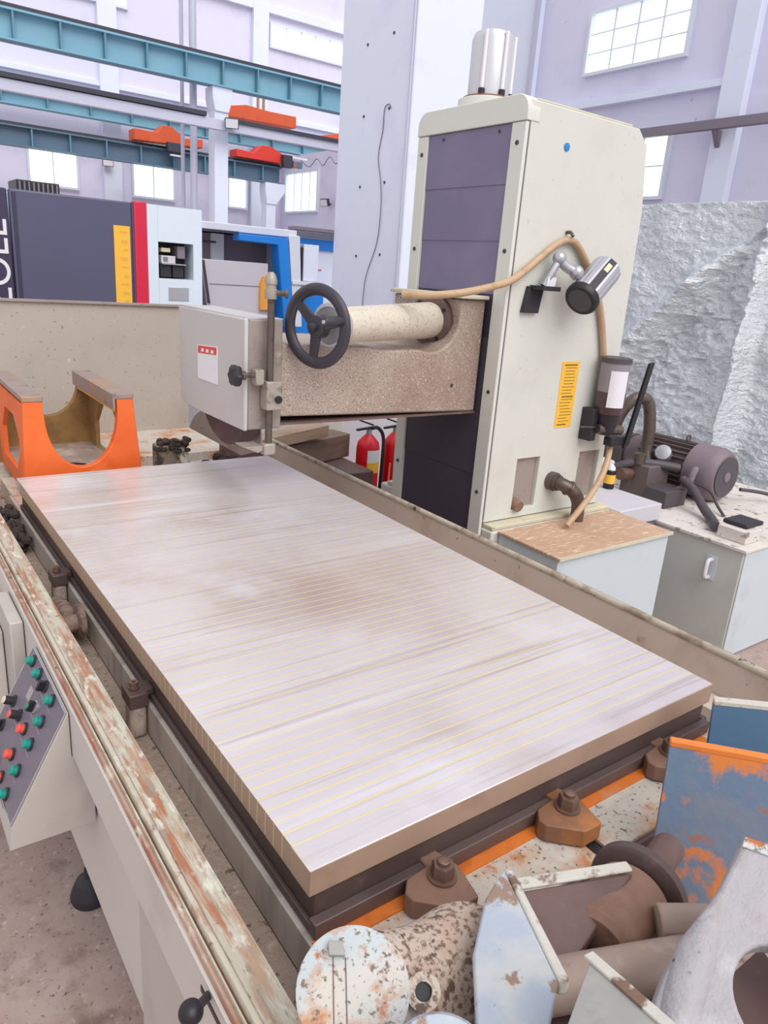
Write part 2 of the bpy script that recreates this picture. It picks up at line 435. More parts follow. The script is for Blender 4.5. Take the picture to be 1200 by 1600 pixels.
WN = [0]
def window(plane, a0, a1, z0, z1, cols_, rows_, at_):
    """plane 'Y': pane faces -Y at y=at_; plane 'X': faces -X at x=at_"""
    WN[0] += 1
    w = thing('window_%d' % WN[0], ((a0 + a1) / 2, at_, z0) if plane == 'Y' else (at_, (a0 + a1) / 2, z0), None, None)
    tag(w, kind='structure')
    def bx(a, b, c, d, p, q):
        return (a, b, at_ - q, at_ - p, c, d) if plane == 'Y' else (at_ - q, at_ - p, a, b, c, d)
    fw = 0.04
    m = MB()
    for r in (bx(a0 - fw, a0, z0 - fw, z1 + fw, -.005, .06), bx(a1, a1 + fw, z0 - fw, z1 + fw, -.005, .06), bx(a0, a1, z0 - fw, z0, -.005, .06), bx(a0, a1, z1, z1 + fw, -.005, .06)):
        m.box(*r)
    m.build('frame', 'white_paint', w)
    cw = (a1 - a0) / cols_
    rh = (z1 - z0) / rows_
    for i in range(cols_):
        for j in range(rows_):
            boxo('pane', 'glass_day', bx(a0 + i * cw + .008, a0 + (i + 1) * cw - .008, z0 + j * rh + .006, z0 + (j + 1) * rh - .006, .004, .012), w)
    for i in range(1, cols_):
        boxo('mullion', 'white_paint', bx(a0 + i * cw - .012, a0 + i * cw + .012, z0, z1, .0, .03), w)
    for j in range(1, rows_):
        boxo('glazing_bar', 'white_paint', bx(a0, a1, z0 + j * rh - .008, z0 + j * rh + .008, .0, .022), w)
    return w
window('Y', 2.72, 3.55, 2.9, 3.54, 2, 1, 15.42)
window('Y', 4.65, 5.46, 2.9, 3.54, 2, 1, 15.42)
window('Y', 6.3, 7.1, 2.91, 3.53, 2, 1, 15.42)
window('Y', 7.65, 9.45, 6.17, 6.57, 5, 1, 15.42)
window('Y', 3.3, 4.6, 6.17, 6.57, 4, 1, 15.42)
window('X', 13.76, 15.12, 2.92, 3.68, 4, 1, 8.0)
window('X', 5.36, 6.83, 4.45, 5.12, 4, 3, 8.0)
window('X', 5.37, 6.83, 2.9, 3.6, 4, 2, 8.0)

# concrete pillar with anchor holes, conduit and loose cable
pl = tag(boxo('trim_1', 'wall_pale', (3.5, 4.17, 4.62, 5.73, 0, 7.5), bevel=.012), kind='structure')
for z in (4.2, 3.59, 3.04, 2.47, 1.88):
    MB().cyl((3.502, 5.31, z), (3.494, 5.31, z), .012, n=10).build('anchor_hole', 'rail_dark', pl)
    MB().cyl((3.502, 4.93, z + .02), (3.494, 4.93, z + .02), .012, n=10).build('anchor_hole', 'rail_dark', pl)
MB().tube([(3.49, 4.66, 7.5), (3.49, 4.65, 4), (3.49, 4.64, 1)], .012, n=8, sub=2).build('conduit', 'conduit', pl)
MB().tube([(3.493, 4.90, 3.06), (3.49, 4.93, 3.09), (3.492, 4.99, 3.06), (3.494, 5.0, 2.9), (3.492, 5.04, 2.7), (3.49, 4.98, 2.5), (3.49, 4.95, 2.3), (3.492, 4.98, 2.0), (3.49, 5.12, 1.7), (3.49, 5.15, 1.4)], .004, n=6).build('cable', 'wire', pl)

# crane runway girders, beams, columns
def girder(name, y, z0, z1, x0, x1, ribs, m, mr, label):
    g = thing(name, (x0, y, z0), label, 'girder')
    boxo('web', m, (x0, x1, y, y + .02, z0, z1), g)
    boxo('flange', m, (x0, x1, y - .1, y + .12, z1 - .025, z1), g)
    boxo('flange', m, (x0, x1, y - .1, y + .12, z0, z0 + .02), g)
    first = None
    for x in ribs:
        if first is None:
            first = boxo('stiffener', mr, (x - .012, x + .012, y - .095, y, z0 + .02, z1 - .025), g)
            fx = x
        else:
            clone(first, (x - fx, 0, 0), g)
    return g
g1 = girder('crane_girder', 11.0, 4.235, 4.60, 0, 8.5, [1.2 + .57 * i - .0 for i in range(13)], 'girder', 'girder_rib', 'bright blue crane runway girder nearest, above the white beam with a lamp')
boxo('crane_rail', 'rail_dark', (0, 8.5, 10.96, 11.04, 4.60, 4.66), g1)
girder('crane_girder', 15.0, 4.11, 4.36, 0, 10.5, [1.5 + .75 * i for i in range(12)], 'girder', 'girder_rib', 'pale blue crane girder against the back wall, second from the top')
g3 = girder('crane_girder', 14.2, 3.36, 3.68, 0, 7.3, [1.3 + .62 * i for i in range(10)], 'girder_dark', 'girder_rib', 'dark blue-grey crane girder carrying the two orange hoists')
boxo('crane_rail', 'rail_dark', (0, 7.3, 14.16, 14.24, 3.68, 3.73), g3)
b = thing('crossing_beam', (0, 10.8, 3.6), 'white steel beam with a black cable rail along its top', 'beam')
boxo('web', 'beam_paint', (0, 8.5, 10.75, 10.85, 3.62, 3.76), b, .004)
boxo('cable_rail', 'rail_dark', (0, 4.28, 10.72, 10.88, 3.77, 3.83), b)
boxo('cable_rail', 'rail_dark', (4.62, 8.5, 10.72, 10.88, 3.745, 3.80), b)
b2 = thing('wall_rail', (7.8, 2, 3.5), 'dark grey rail running along the right wall on brackets', 'rail')
boxo('bar', 'purple_grey', (7.72, 7.8, 1.0, 7.6, 3.54, 3.64), b2, .004)
for y in (4.65, 2.2):
    MB().prism([(7.75, 3.54), (8.0, 3.54), (8.0, 3.25), (7.97, 3.25)], 'Y', y - .03, y + .03).build('bracket', 'purple_grey', b2)

c = thing('hall_column', (4.6, 11.05, 0), 'white steel column under the nearest blue girder with a floodlight', 'column')
boxo('shaft', 'wall_pale', (4.50, 4.72, 10.95, 11.2, 0, 3.95), c, .006)
MB().prism([(4.50, 3.9), (4.72, 3.9), (4.78, 4.08), (4.78, 4.234), (4.46, 4.234), (4.46, 4.08)], 'Y', 10.93, 11.22).build('corbel', 'wall_pale', c, .006)
c = thing('hall_column', (7.1, 14.2, 0), 'white column with a wide bracket head under the dark girder end', 'column')
boxo('shaft', 'wall_pale', (6.97, 7.18, 14.1, 14.35, 0, 3.0), c, .006)
MB().prism([(6.97, 2.95), (7.18, 2.95), (7.38, 3.2), (7.38, 3.358), (6.93, 3.358), (6.93, 3.2)], 'Y', 14.08, 14.37).build('corbel', 'wall_pale', c, .006)
MB().cyl((4.3, 11.3, 0), (4.3, 11.3, 7.4), .055).build('downpipe', 'conduit', None)
tag(bpy.data.objects['downpipe'], 'tall pale downpipe left of the white hall column', 'pipe')
MB().cyl((4.22, 11.55, 0), (4.22, 11.55, 7.4), .03).build('conduit_pipe', 'conduit', None)
tag(bpy.data.objects['conduit_pipe'], 'thin grey conduit pipe beside the tall pale downpipe', 'pipe')

def floodlight(loc, label, s=1.0, face=(-.5, -1, -.3)):
    f = thing('floodlight', loc, label, 'lamp')
    p = Vector(loc)
    d, u, w = frame(face)
    def q(a, b, e):
        return p + u * a * s + w * b * s + d * e * s
    m = MB()
    m.slab([q(-.1, -.07, 0), q(.1, -.07, 0), q(.1, .07, 0), q(-.1, .07, 0)], d * .07 * s)
    m.build('housing', 'rail_dark', f)
    MB().slab([q(-.09, -.06, .07), q(.09, -.06, .07), q(.09, .06, .07), q(-.09, .06, .07)], d * .006 * s).build('lens', 'sticker_white', f)
    MB().tube([q(0, 0, 0), q(0, -.05, -.06), q(0, -.06, -.14)], .015 * s, n=6).build('bracket', 'rail_dark', f)
    return f
floodlight((4.66, 10.68, 3.73), 'small white-faced floodlight on the white beam at the column')
floodlight((4.1, 15.22, 3.42), 'small floodlight on the back wall between two windows', face=(-.2, -1, -.1))
floodlight((7.86, 13.2, 3.05), 'small floodlight on the side wall right of the far window', face=(-1, -.3, -.3))

# hoists on the girders
h = thing('crane_hoist', (4.2, 14.1, 3.73), 'orange crane hoist on the dark girder left of the column', 'hoist')
MB().prism([(4.25, 3.74), (5.55, 3.78), (5.55, 3.93), (5.2, 3.9), (4.95, 4.06), (4.78, 4.06), (4.66, 3.92), (4.25, 3.93)], 'Y', 14.0, 14.35).build('end_truck', 'hoist_orange', h, .01)
boxo('motor', 'rail_dark', (4.82, 5.1, 13.88, 14.0, 3.62, 3.78), h, .01)
boxo('lamp_bar', 'sticker_white', (4.86, 5.1, 13.86, 13.9, 3.55, 3.575), h)
h = thing('crane_hoist', (6.2, 14.1, 3.73), 'red crane hoist with a black motor right of the white column', 'hoist')
MB().prism([(6.25, 3.74), (7.3, 3.74), (7.45, 3.85), (7.0, 4.02), (6.8, 4.02), (6.62, 3.86), (6.25, 3.88)], 'Y', 14.0, 14.35).build('end_truck', 'hoist_red', h, .01)
boxo('motor', 'rail_dark', (7.22, 7.42, 13.86, 14.0, 3.66, 3.9), h, .01)
boxo('gearbox', 'steel_blue', (7.44, 7.66, 13.86, 14.0, 3.68, 3.82), h, .02)
boxo('arm', 'sticker_white', (7.3, 7.8, 13.92, 13.96, 3.86, 3.9), h)
MB().tube([(7.66, 13.95, 3.86), (7.72, 13.7, 3.72), (7.75, 13.45, 3.86), (7.75, 13.2, 3.72), (7.75, 12.95, 3.86), (7.75, 12.7, 3.72), (7.75, 12.4, 3.86), (7.75, 12.1, 3.75)], .008, n=6).build('festoon_cable', 'wire', h)
h = thing('crane_beam', (6.0, 13.9, 4.36), 'long orange crane end beam hanging below the nearest blue girder', 'crane beam')
MB().prism([(5.95, 4.40), (7.5, 4.42), (7.5, 4.63), (6.9, 4.63), (6.4, 4.66), (6.1, 4.6), (5.95, 4.6)], 'Y', 13.9, 14.15).build('end_truck', 'hoist_orange', h, .01)
boxo('post', 'wood', (6.66, 6.70, 13.95, 14.0, 4.63, 4.86), h)
boxo('post', 'wood', (6.78, 6.82, 13.95, 14.0, 4.63, 4.86), h)
h = tag(MB().prism([(8.0, 4.32), (9.3, 4.36), (9.3, 4.6), (8.9, 4.58), (8.0, 4.36)], 'Y', 13.9, 14.1).build('crane_beam', 'hoist_orange', None, .01), 'orange crane beam end peeking out beside the concrete pillar', 'crane beam')

# ------------------------------------------------------------------ dark lathe in the background
k = thing('machining_center', (1.2, 5.3, 0), 'dark purple-grey machining centre with red stripe and yellow warning strip', 'machine')
boxo('body', 'pale_paint', (-.6, 1.87, 5.2, 6.4, 0, 2.09), k, .01)
boxo('door', 'cnc_dark', (.545, 1.345, 5.0, 5.06, .25, 2.10), k, .012)
boxo('door', 'cnc_darker', (-.4, .535, 5.0, 5.06, .25, 2.10), k, .012)
boxo('handle_groove', 'cnc_darker', (.56, .585, 4.995, 5.0, .3, 2.08), k)
boxo('red_stripe', 'cnc_red', (1.357, 1.45, 4.985, 5.06, .25, 2.11), k, .008)
boxo('dark_edge', 'cnc_dark', (1.345, 1.357, 5.0, 5.06, .25, 2.10), k)
boxo('side_cover', 'pale_paint', (1.45, 1.53, 4.99, 5.2, .25, 2.10), k, .004)
m = MB()
m.box(1.53, 1.87, 4.99, 5.2, 1.85, 2.10).box(1.80, 1.87, 4.99, 5.2, 1.59, 1.85).box(1.53, 1.87, 4.99, 5.2, .25, 1.59)
m.build('front_cover', 'pale_paint', k)
rec = boxo('cabinet_recess', 'black', (1.53, 1.80, 5.185, 5.2, 1.59, 1.85), k)
st = boxo('sign_strip', 'sticker_yellow', (1.21, 1.325, 4.994, 5.0, 1.0, 1.935), k)
for i in range(15):
    zz = 1.90 - i * .06
    boxo('print_line', 'amber', (1.25 + .012 * (i % 3), 1.305, 4.993, 4.994, zz - .012 - .010 * (i % 2), zz), st)
g_ = boxo('gauge', 'plastic_grey', (1.56, 1.67, 5.02, 5.186, 1.70, 1.755), k, .003)
boxo('screen', 'purple_grey', (1.575, 1.61, 5.017, 5.02, 1.712, 1.745), g_)
boxo('gauge', 'cream_button', (1.565, 1.635, 5.03, 5.186, 1.78, 1.81), k, .003)
boxo('tray', 'silver', (1.56, 1.745, 5.0, 5.186, 1.692, 1.70), k)
for x in (1.555, 1.65):
    boxo('unit', 'black_plastic', (x, x + .085, 5.03, 5.186, 1.60, 1.69), k, .003)
boxo('cable_box', 'purple_grey', (1.69, 1.75, 5.03, 5.186, 1.74, 1.83), k, .003)
boxo('rating_plate', 'silver', (1.60, 1.76, 4.986, 4.99, 1.43, 1.53), k, .002)
text_mesh('lettering', 'ZOLL', .24, 'sticker_white', k, Matrix.Translation((.515, 4.997, 1.32)) @ Matrix.Rotation(PI / 2, 4, 'X') @ Matrix.Rotation(PI / 2, 4, 'Z'))
v_ = thing('roof_vent', (.75, 5.4, 2.09), 'black ribbed vent box on top of the dark machining centre', 'vent')
boxo('box', 'black_plastic', (.64, .92, 5.25, 5.55, 2.091, 2.18), v_, .004)
for i in range(9):
    boxo('fin', 'purple_grey', (.655 + i * .03, .665 + i * .03, 5.235, 5.25, 2.1, 2.17), v_)

# ------------------------------------------------------------------ blue and white lathe
k = thing('blue_lathe', (4.0, 8.4, 0), 'white lathe with bright blue frame behind the handwheel', 'machine')
boxo('body', 'pale_paint', (3.0, 5.3, 8.55, 9.6, 0, 2.06), k, .01)
boxo('roof', 'white_paint', (2.9, 4.35, 8.0, 9.6, 2.09, 2.18), k, .01)
boxo('roof', 'white_paint', (4.35, 5.5, 8.3, 9.6, 2.13, 2.2), k, .01)
boxo('roof_edge', 'rail_dark', (3.0, 3.55, 7.99, 8.0, 2.075, 2.1), k)
boxo('roof_edge', 'purple_grey', (4.38, 5.4, 8.05, 8.3, 2.2, 2.24), k)
# blue portal frame
MB().prism([(3.54, 2.08), (4.2, 2.08), (4.32, 1.0), (4.18, 1.0), (4.06, 1.99), (3.54, 2.0)], 'Y', 7.95, 8.15).build('portal_frame', 'cnc_blue', k, .01)
MB().prism([(4.22, 2.12), (4.38, 2.12), (4.45, 1.0), (4.33, 1.0)], 'Y', 7.97, 8.2).build('frame_cover', 'white_paint', k, .008)
boxo('blue_band', 'cnc_blue', (4.38, 5.4, 8.22, 8.3, 1.98, 2.11), k, .006)
boxo('side_panel', 'wall_pale', (4.46, 5.4, 8.26, 8.55, .3, 2.13), k, .006)
boxo('lower_panel', 'cnc_blue', (4.0, 4.9, 8.2, 8.26, .3, 1.45), k, .008)
boxo('inner_wall', 'purple_grey', (3.0, 4.18, 8.5, 8.55, .4, 2.07), k)
boxo('inner_post', 'white_paint', (3.4, 3.55, 8.42, 8.5, 1.2, 2.07), k, .004)
boxo('tie_bar', 'rail_dark', (3.12, 3.42, 8.36, 8.4, 1.955, 1.98), k, .003)
MB().prism([(3.12, 1.76), (3.98, 1.76), (4.0, 1.0), (3.22, 1.0)], 'Y', 8.05, 8.12).build('sliding_door', 'plastic_grey', k, .008)
boxo('door_seam', 'purple_grey', (3.2, 3.9, 8.045, 8.05, 1.475, 1.483), k)
MB().prism([(3.1, 1.75), (3.125, 1.75), (3.2, 1.25), (3.17, 1.25)], 'Y', 8.02, 8.05).build('door_handle', 'rail_dark', k)
MB().prism([(3.86, 1.52), (3.9, 1.6), (3.95, 1.62), (4.0, 1.62), (4.0, 1.2), (3.86, 1.2)], 'Y', 8.0, 8.05).build('window_strip', 'amber', k)
boxo('panel_box', 'wall_pale', (4.46, 4.68, 8.0, 8.26, 1.58, 2.03), k, .006)
boxo('panel_opening', 'black', (4.28, 4.46, 8.02, 8.2, 1.58, 1.99), k, .004)
boxo('shelf', 'white_paint', (4.28, 4.62, 7.95, 8.2, 1.53, 1.575), k, .004)
boxo('name_plate', 'sticker_red', (4.8, 4.88, 8.255, 8.26, 1.72, 1.735), k)

# ------------------------------------------------------------------ grinder: bed, table, chuck
bed = thing('machine_bed', (.55, 1.0, 0), 'grey grinder bed cabinet under the chuck and table', 'machine')
boxo('body', 'machine_light', (-.125, 1.24, -.75, 2.55, .34, .735), bed, .006)
boxo('plinth', 'machine_grey', (-.02, 1.1, -.6, 2.3, .10, .34), bed, .006)
boxo('end_tray', 'iron_pale', (-.1, 1.22, -.75, -.16, .735, .75), bed)
boxo('side_step', 'machine_grey', (-.135, -.125, -.75, .35, .34, .80), bed, .003)
boxo('sludge_shelf', 'sludge', (-.095, -.004, -.3, 2.5, .735, .753), bed)
boxo('far_tray', 'table_paint', (-.3, .99, 2.57, 3.19, .735, .80), bed, .004)
MB().prism([(-.135, .5), (-.05, .5), (-.05, .34), (-.1, .34)], 'Y', -.32, -.30).build('gusset', 'machine_grey', bed)
f_ = thing('levelling_foot', (-.06, 1.05, 0), 'black rubber levelling foot on the floor under the grey bed', 'foot')
MB().lathe((-.065, 1.06, 0), (0, 0, 1), [(0, .052), (.012, .055), (.03, .05), (.06, .038), (.075, .015), (.10, .013)]).build('pad', 'black_plastic', f_)

tb = thing('machine_table', (.5, 1.1, .75), 'painted rusty machine table with T-slots under the chuck', 'table')
boxo('slab', 'table_paint', (.008, 1.03, -.128, 2.56, .751, .83), tb, .003)
boxo('end_face', 'iron_brown', (.0, 1.03, -.136, -.128, .751, .822), tb)
boxo('side_face', 'board_grey', (-.003, .008, -.132, 2.3, .7535, .8302), tb, .0015)
boxo('paint_strip', 'orange_strip', (.002, .98, -.034, -.012, .8302, .833), tb)
for x in (.212, .507, .815):
    boxo('slot', 'black', (x - .011, x + .011, -.137, -.03, .8301, .8312), tb)
    boxo('slot_edge', 'iron_brown', (x + .011, x + .016, -.137, -.03, .8301, .8335), tb)
MB().annulus((.47, -.045, .8303), (0, 0, 1), .012, .017, .003, 20).build('ring_mark', 'clamp_orange', tb)

ch = thing('magnetic_chuck', (.5, 1.057, .83), 'long steel magnetic chuck with brass laminations on the grinder table', 'chuck')
boxo('base_body', 'dark_iron', (.012, .99, .004, 2.11, .832, .9045), ch, .002)
boxo('clamp_ledge', 'dark_bar', (.004, 1.0, -.014, .004, .834, .862), ch, .002)
boxo('clamp_ledge', 'dark_iron', (.004, .012, .0, 2.11, .834, .850), ch, .002)
boxo('clamp_ledge', 'dark_bar', (.996, 1.012, .0, 2.11, .834, .862), ch, .002)
boxo('brass_core', 'brass', (.0003, .9997, .01, 2.10, .9055, .9497), ch)
NS = 73
y0, y1 = .055, 2.075
step = (y1 - y0) / NS
boxo('end_plate', 'chuck_steel', (0, 1, 0, y0 - .0012, .905, .95), ch, .0012, seg=1)
boxo('end_plate', 'chuck_steel', (0, 1, y1 + .0012, 2.114, .905, .95), ch, .0012, seg=1)
s0 = boxo('steel_strip', 'chuck_steel', (0, 1, y0, y0 + step - .0026, .905, .95), ch, smooth=0)
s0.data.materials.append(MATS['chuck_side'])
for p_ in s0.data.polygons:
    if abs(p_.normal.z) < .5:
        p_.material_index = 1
for i in range(1, NS):
    clone(s0, (0, step * i, 0), ch)
boxo('end_face', 'chuck_side', (-.0006, .0, 0, .053, .9055, .9488), ch)
boxo('side_band', 'chuck_side', (.0, 1, -.0012, 0, .9052, .9485), ch)

def clamp(name, x, y, ang, label, m='clamp_rust', s=1.0):
    """step clamp with washer, nut and stud; local +Y points to the chuck"""
    t = thing(name, (x, y, .833), label, 'clamp', 'clamps along the near edge of the chuck')
    ca, sa = math.cos(ang), math.sin(ang)
    def q(a, b, z):
        return Vector((x + (a * ca - b * sa) * s, y + (a * sa + b * ca) * s, z))
    poly = [(-.055, .012), (-.035, .03), (.008, .03), (.012, .062), (.04, .062), (.05, .0), (.03, -.06), (-.012, -.055), (-.055, -.005)]
    MB().slab([q(a, b, .8335) for a, b in poly], (0, 0, .034)).build('body', m, t, .0025)
    MB().lathe(q(.012, .0, .8675), (0, 0, 1), [(0, .023), (.004, .023)], 24).build('washer', 'bolt', t)
    MB().hexa(q(.012, .0, .8715), (0, 0, 1), .0185, .022).build('nut', 'bolt', t)
    MB().lathe(q(.012, .0, .8935), (0, 0, 1), [(0, .010), (.006, .010), (.008, .007)], 14).build('stud', 'bolt', t)
    return t
clamp('step_clamp', .200, -.044, .10, 'rusty step clamp nearest the camera, under the chuck corner')
clamp('step_clamp', .492, -.04, .10, 'orange-rust step clamp in the middle of the chuck edge', 'clamp_orange')
clamp('step_clamp', .803, -.04, .10, 'rusty step clamp farthest right, behind the blue and orange plate')

def side_clamp(y, label):
    t = thing('side_clamp', (-.03, y, .80), label, 'clamp', 'clamps along the left side of the chuck')
    boxo('block', 'dark_iron', (-.044, -.004, y - .03, y + .03, .832, .864), t, .002)
    boxo('tongue', 'dark_iron', (-.006, .010, y - .02, y + .02, .852, .866), t, .001)
    boxo('post', 'iron_pale', (-.042, -.006, y - .026, y + .020, .7535, .832), t, .01)
    MB().lathe((-.026, y, .866), (0, 0, 1), [(0, .011), (.003, .011)], 16).build('washer', 'bolt', t)
    MB().annulus((-.026, y, .869), (0, 0, 1), .0045, .009, .012, 16).build('cap_screw', 'bolt', t)
side_clamp(.70, 'dark clamp block on the left chuck side, nearer of two')
side_clamp(1.40, 'dark clamp block on the left chuck side beyond the pipe flange')

t = thing('coolant_elbow', (-.05, 1.15, .775), 'rust-crusted pipe with a round flange beside the chuck', 'pipe')
MB().tube([(-.045, 1.34, .79), (-.045, 1.26, .81), (-.045, 1.17, .82)], .025, n=14).build('pipe', 'crust', t)
MB().tube([(-.085, 1.15, .80), (-.06, 1.15, .815), (-.03, 1.15, .82)], .022, n=14).build('elbow', 'crust', t)
MB().lathe((-.035, 1.15, .822), (1, 0, 0), [(0, .038), (.004, .045), (.016, .045), (.018, .03), (.02, .03)], 28).build('flange', 'crust', t)
t = MB()
random.seed(3)
for i in range(60):
    p = Vector((random.uniform(-.085, -.012), random.uniform(1.86, 2.2), .765 + random.uniform(0, .06)))
    t.sphere(p, random.uniform(.008, .022), 7, 5, (1, 1.4, .8))
tag(t.build('swarf_heap', 'muck', None), 'dark swarf heap in the trough at the far chuck corner', 'swarf', kind='stuff')
t = MB()
for i in range(170):
    p = Vector((random.uniform(-.09, -.03), random.uniform(-.2, 1.8), .755))
    t.sphere(p, random.uniform(.0015, .005), 6, 4, (1, 1, .6))
tag(t.build('grinding_grit', 'sludge', None), 'brown grinding grit lying along the trough left of the chuck', 'grit', kind='stuff')

# ------------------------------------------------------------------ left guard rail
gr = thing('guard_rail', (-.13, 1.0, .80), 'wide cream and rust-streaked guard rail along the left of the chuck', 'guard rail')
Y0, Y1 = -.75, 3.0
MB().prism([(-.1345, .84), (-.094, .84), (-.094, .903), (-.0955, .9082), (-.0975, .9082), (-.0990, .9062), (-.1335, .9066), (-.1345, .9050)], 'Y', Y0, Y1).build('top_plate', 'rail_paint', gr, smooth=25)
MB().prism([(-.1455, .84), (-.1345, .84), (-.1345, .9050), (-.136, .9075), (-.139, .9088), (-.143, .9080), (-.1455, .904)], 'Y', Y0, Y1).build('raised_bead', 'rail_bead', gr)
MB().prism([(-.1495, .84), (-.1455, .84), (-.1455, .899), (-.1495, .899)], 'Y', Y0, Y1).build('groove', 'rail_groove', gr)
MB().prism([(-.1535, .84), (-.1495, .84), (-.1495, .904), (-.151, .9075), (-.1525, .907), (-.1535, .903)], 'Y', Y0, Y1).build('bright_bead', 'rail_bead', gr)
MB().prism([(-.1615, .80), (-.1535, .80), (-.1535, .9020), (-.157, .9045), (-.1600, .9035), (-.1615, .900)], 'Y', Y0, Y1).build('edge_bead', 'rail_edge', gr)
boxo('outer_face', 'machine_light', (-.166, -.1615, Y0, Y1, .78, .893), gr)
t = thing('lever_knob', (-.19, -.08, .87), 'black ball knob on a short lever at the guard rail', 'knob')
MB().tube([(-.160, -.038, .874), (-.180, -.058, .893), (-.195, -.074, .908)], .0055, n=10).build('lever', 'black_plastic', t)
MB().sphere((-.202, -.079, .915), .0145, 24, 16).build('ball', 'black', t)
MB().slab([(-.166, -.16, .862), (-.166, -.02, .862), (-.166, -.02, .872), (-.166, -.16, .872)], (-.001, 0, 0)).build('slot', 'black', t)

# ------------------------------------------------------------------ control console
cs = thing('control_console', (-.21, .8, .60), 'grey control console with rows of push buttons below the guard rail', 'control panel')
MB().prism([(-.129, .60), (-.294, .602), (-.286, .655), (-.170, .878), (-.168, .878), (-.168, .776), (-.129, .776)], 'Y', .651, .96).build('box', 'machine_grey', cs, .0015)
boxo('rear_box', 'machine_grey', (-.198, -.168, 1.10, 1.3, .40, .875), cs, .003)
boxo('rear_cabinet', 'machine_light', (-.30, -.20, 1.22, 1.7, .30, .80), cs, .004)
fd = Vector((-.118, 0, -.224)).normalized()
fn = Vector((-.224, 0, .118)).normalized()
fo = Vector((-.170, 0, .878))
def fp(s_, y, h=0):
    return fo + fd * s_ + Vector((0, y, 0)) + fn * h
MB().slab([fp(.004, .660), fp(.246, .660), fp(.246, .952), fp(.004, .952)], fn * .002).build('face_plate', 'panel_face', cs)
m = MB()
for a, b_ in (((.002, .654), (.002, .957)), ((.250, .654), (.250, .957)), ((.002, .655), (.250, .655)), ((.002, .956), (.250, .956))):
    m.tube([fp(a[0], a[1], .002), fp(b_[0], b_[1], .002)], .0016, n=6, sub=1)
m.build('trim', 'silver', cs)
rows = [.018, .066, .118, .178, .232]
cols2 = [.734, .795, .852, .915]
kinds = {(0, 0): 'green', (0, 1): 'sel', (0, 2): 'green', (0, 3): 'green', (1, 0): 'green', (1, 1): 'selg', (1, 2): 'plate', (2, 0): 'green', (2, 1): 'red', (2, 2): 'blackred', (2, 3): 'knob',
         (3, 0): 'green', (3, 1): 'red', (3, 3): 'sel', (4, 0): 'green', (4, 1): 'red', (4, 2): 'cream', (4, 3): 'sel'}
for (r_, c_), kd in kinds.items():
    s_, y_ = rows[r_], cols2[c_]
    p = fp(s_, y_, .002)
    if kd == 'plate':
        MB().slab([fp(s_ - .014, y_ - .012, .002), fp(s_ + .014, y_ - .012, .002), fp(s_ + .014, y_ + .016, .002), fp(s_ - .014, y_ + .016, .002)], fn * .0012).build('legend_plate', 'silver', cs)
        continue
    cm = {'green': 'green_button', 'red': 'red_button', 'cream': 'cream_button', 'sel': 'black', 'selg': 'black', 'blackred': 'red_button', 'knob': 'cream_button'}[kd]
    bt = MB().lathe(p, fn, [(0, .0135), (.004, .0135), (.005, .011)], 18).build('button', 'black_plastic' if kd != 'selg' else 'silver', cs)
    if kd in ('sel', 'selg'):
        d_, u_, w_ = frame(fn)
        MB().slab([p + fn * .005 + u_ * a + w_ * b_ for a, b_ in ((-.005, -.011), (.005, -.011), (.005, .011), (-.005, .011))], fn * .013).build('selector', 'black', bt, .001)
        if kd == 'selg':
            MB().lathe(p + fn * .018, fn, [(0, .006), (.002, .006)], 12).build('lens', 'green_button', bt)
    else:
        hh = .016 if kd in ('blackred', 'knob') else .010
        MB().lathe(p + fn * .005, fn, [(0, .0095), (hh, .0095), (hh + .002, .008)], 18).build('cap', cm if hh < .012 else 'black_plastic', bt)
        if hh > .012:
            MB().lathe(p + fn * (.007 + hh), fn, [(0, .0085), (.002, .008)], 16).build('lens', cm, bt)
    MB().slab([fp(s_ + .017, y_ - .016, .002), fp(s_ + .023, y_ - .016, .002), fp(s_ + .023, y_ + .016, .002), fp(s_ + .017, y_ + .016, .002)], fn * .0008).build('legend_plate', 'purple_grey', cs)

# ------------------------------------------------------------------ right guard and back splash plate
gd = thing('side_guard', (1.26, 1.0, .735), 'beige sheet guard with rolled lip along the right of the chuck', 'guard')
MB().prism([(1.245, .735), (1.256, .735), (1.268, .888), (1.257, .888)], 'Y', -.75, 2.64).build('sheet', 'guard_paint', gd)
MB().tube([(1.264, -.75, .893), (1.264, 1, .893), (1.264, 2.64, .893)], .011, n=12, sub=2).build('rolled_lip', 'guard_bead', gd)
boxo('ledge', 'guard_ledge', (1.276, 1.315, -.75, 2.64, .865, .882), gd, .003)
boxo('outer_sheet', 'guard_paint', (1.31, 1.316, -.75, 2.64, .3, .866), gd)
boxo('inner_step', 'guard_paint', (1.17, 1.246, -.1, 2.6, .74, .79), gd, .003)
boxo('end_plate', 'iron_brown', (1.0, 1.31, 2.60, 2.64, .735, .885), gd, .003)

sp = thing('splash_plate', (.4, 3.2, .8), 'beige speckled splash plate standing behind the orange bracket', 'splash plate')
boxo('sheet', 'plate_speckle', (-.6, 1.06, 3.2, 3.215, .80, 1.500), sp)
boxo('top_edge', 'bare_plate', (-.6, 1.06, 3.185, 3.225, 1.498, 1.508), sp)
boxo('shelf', 'table_paint', (.52, 1.22, 2.66, 3.2, .80, .845), sp, .003)

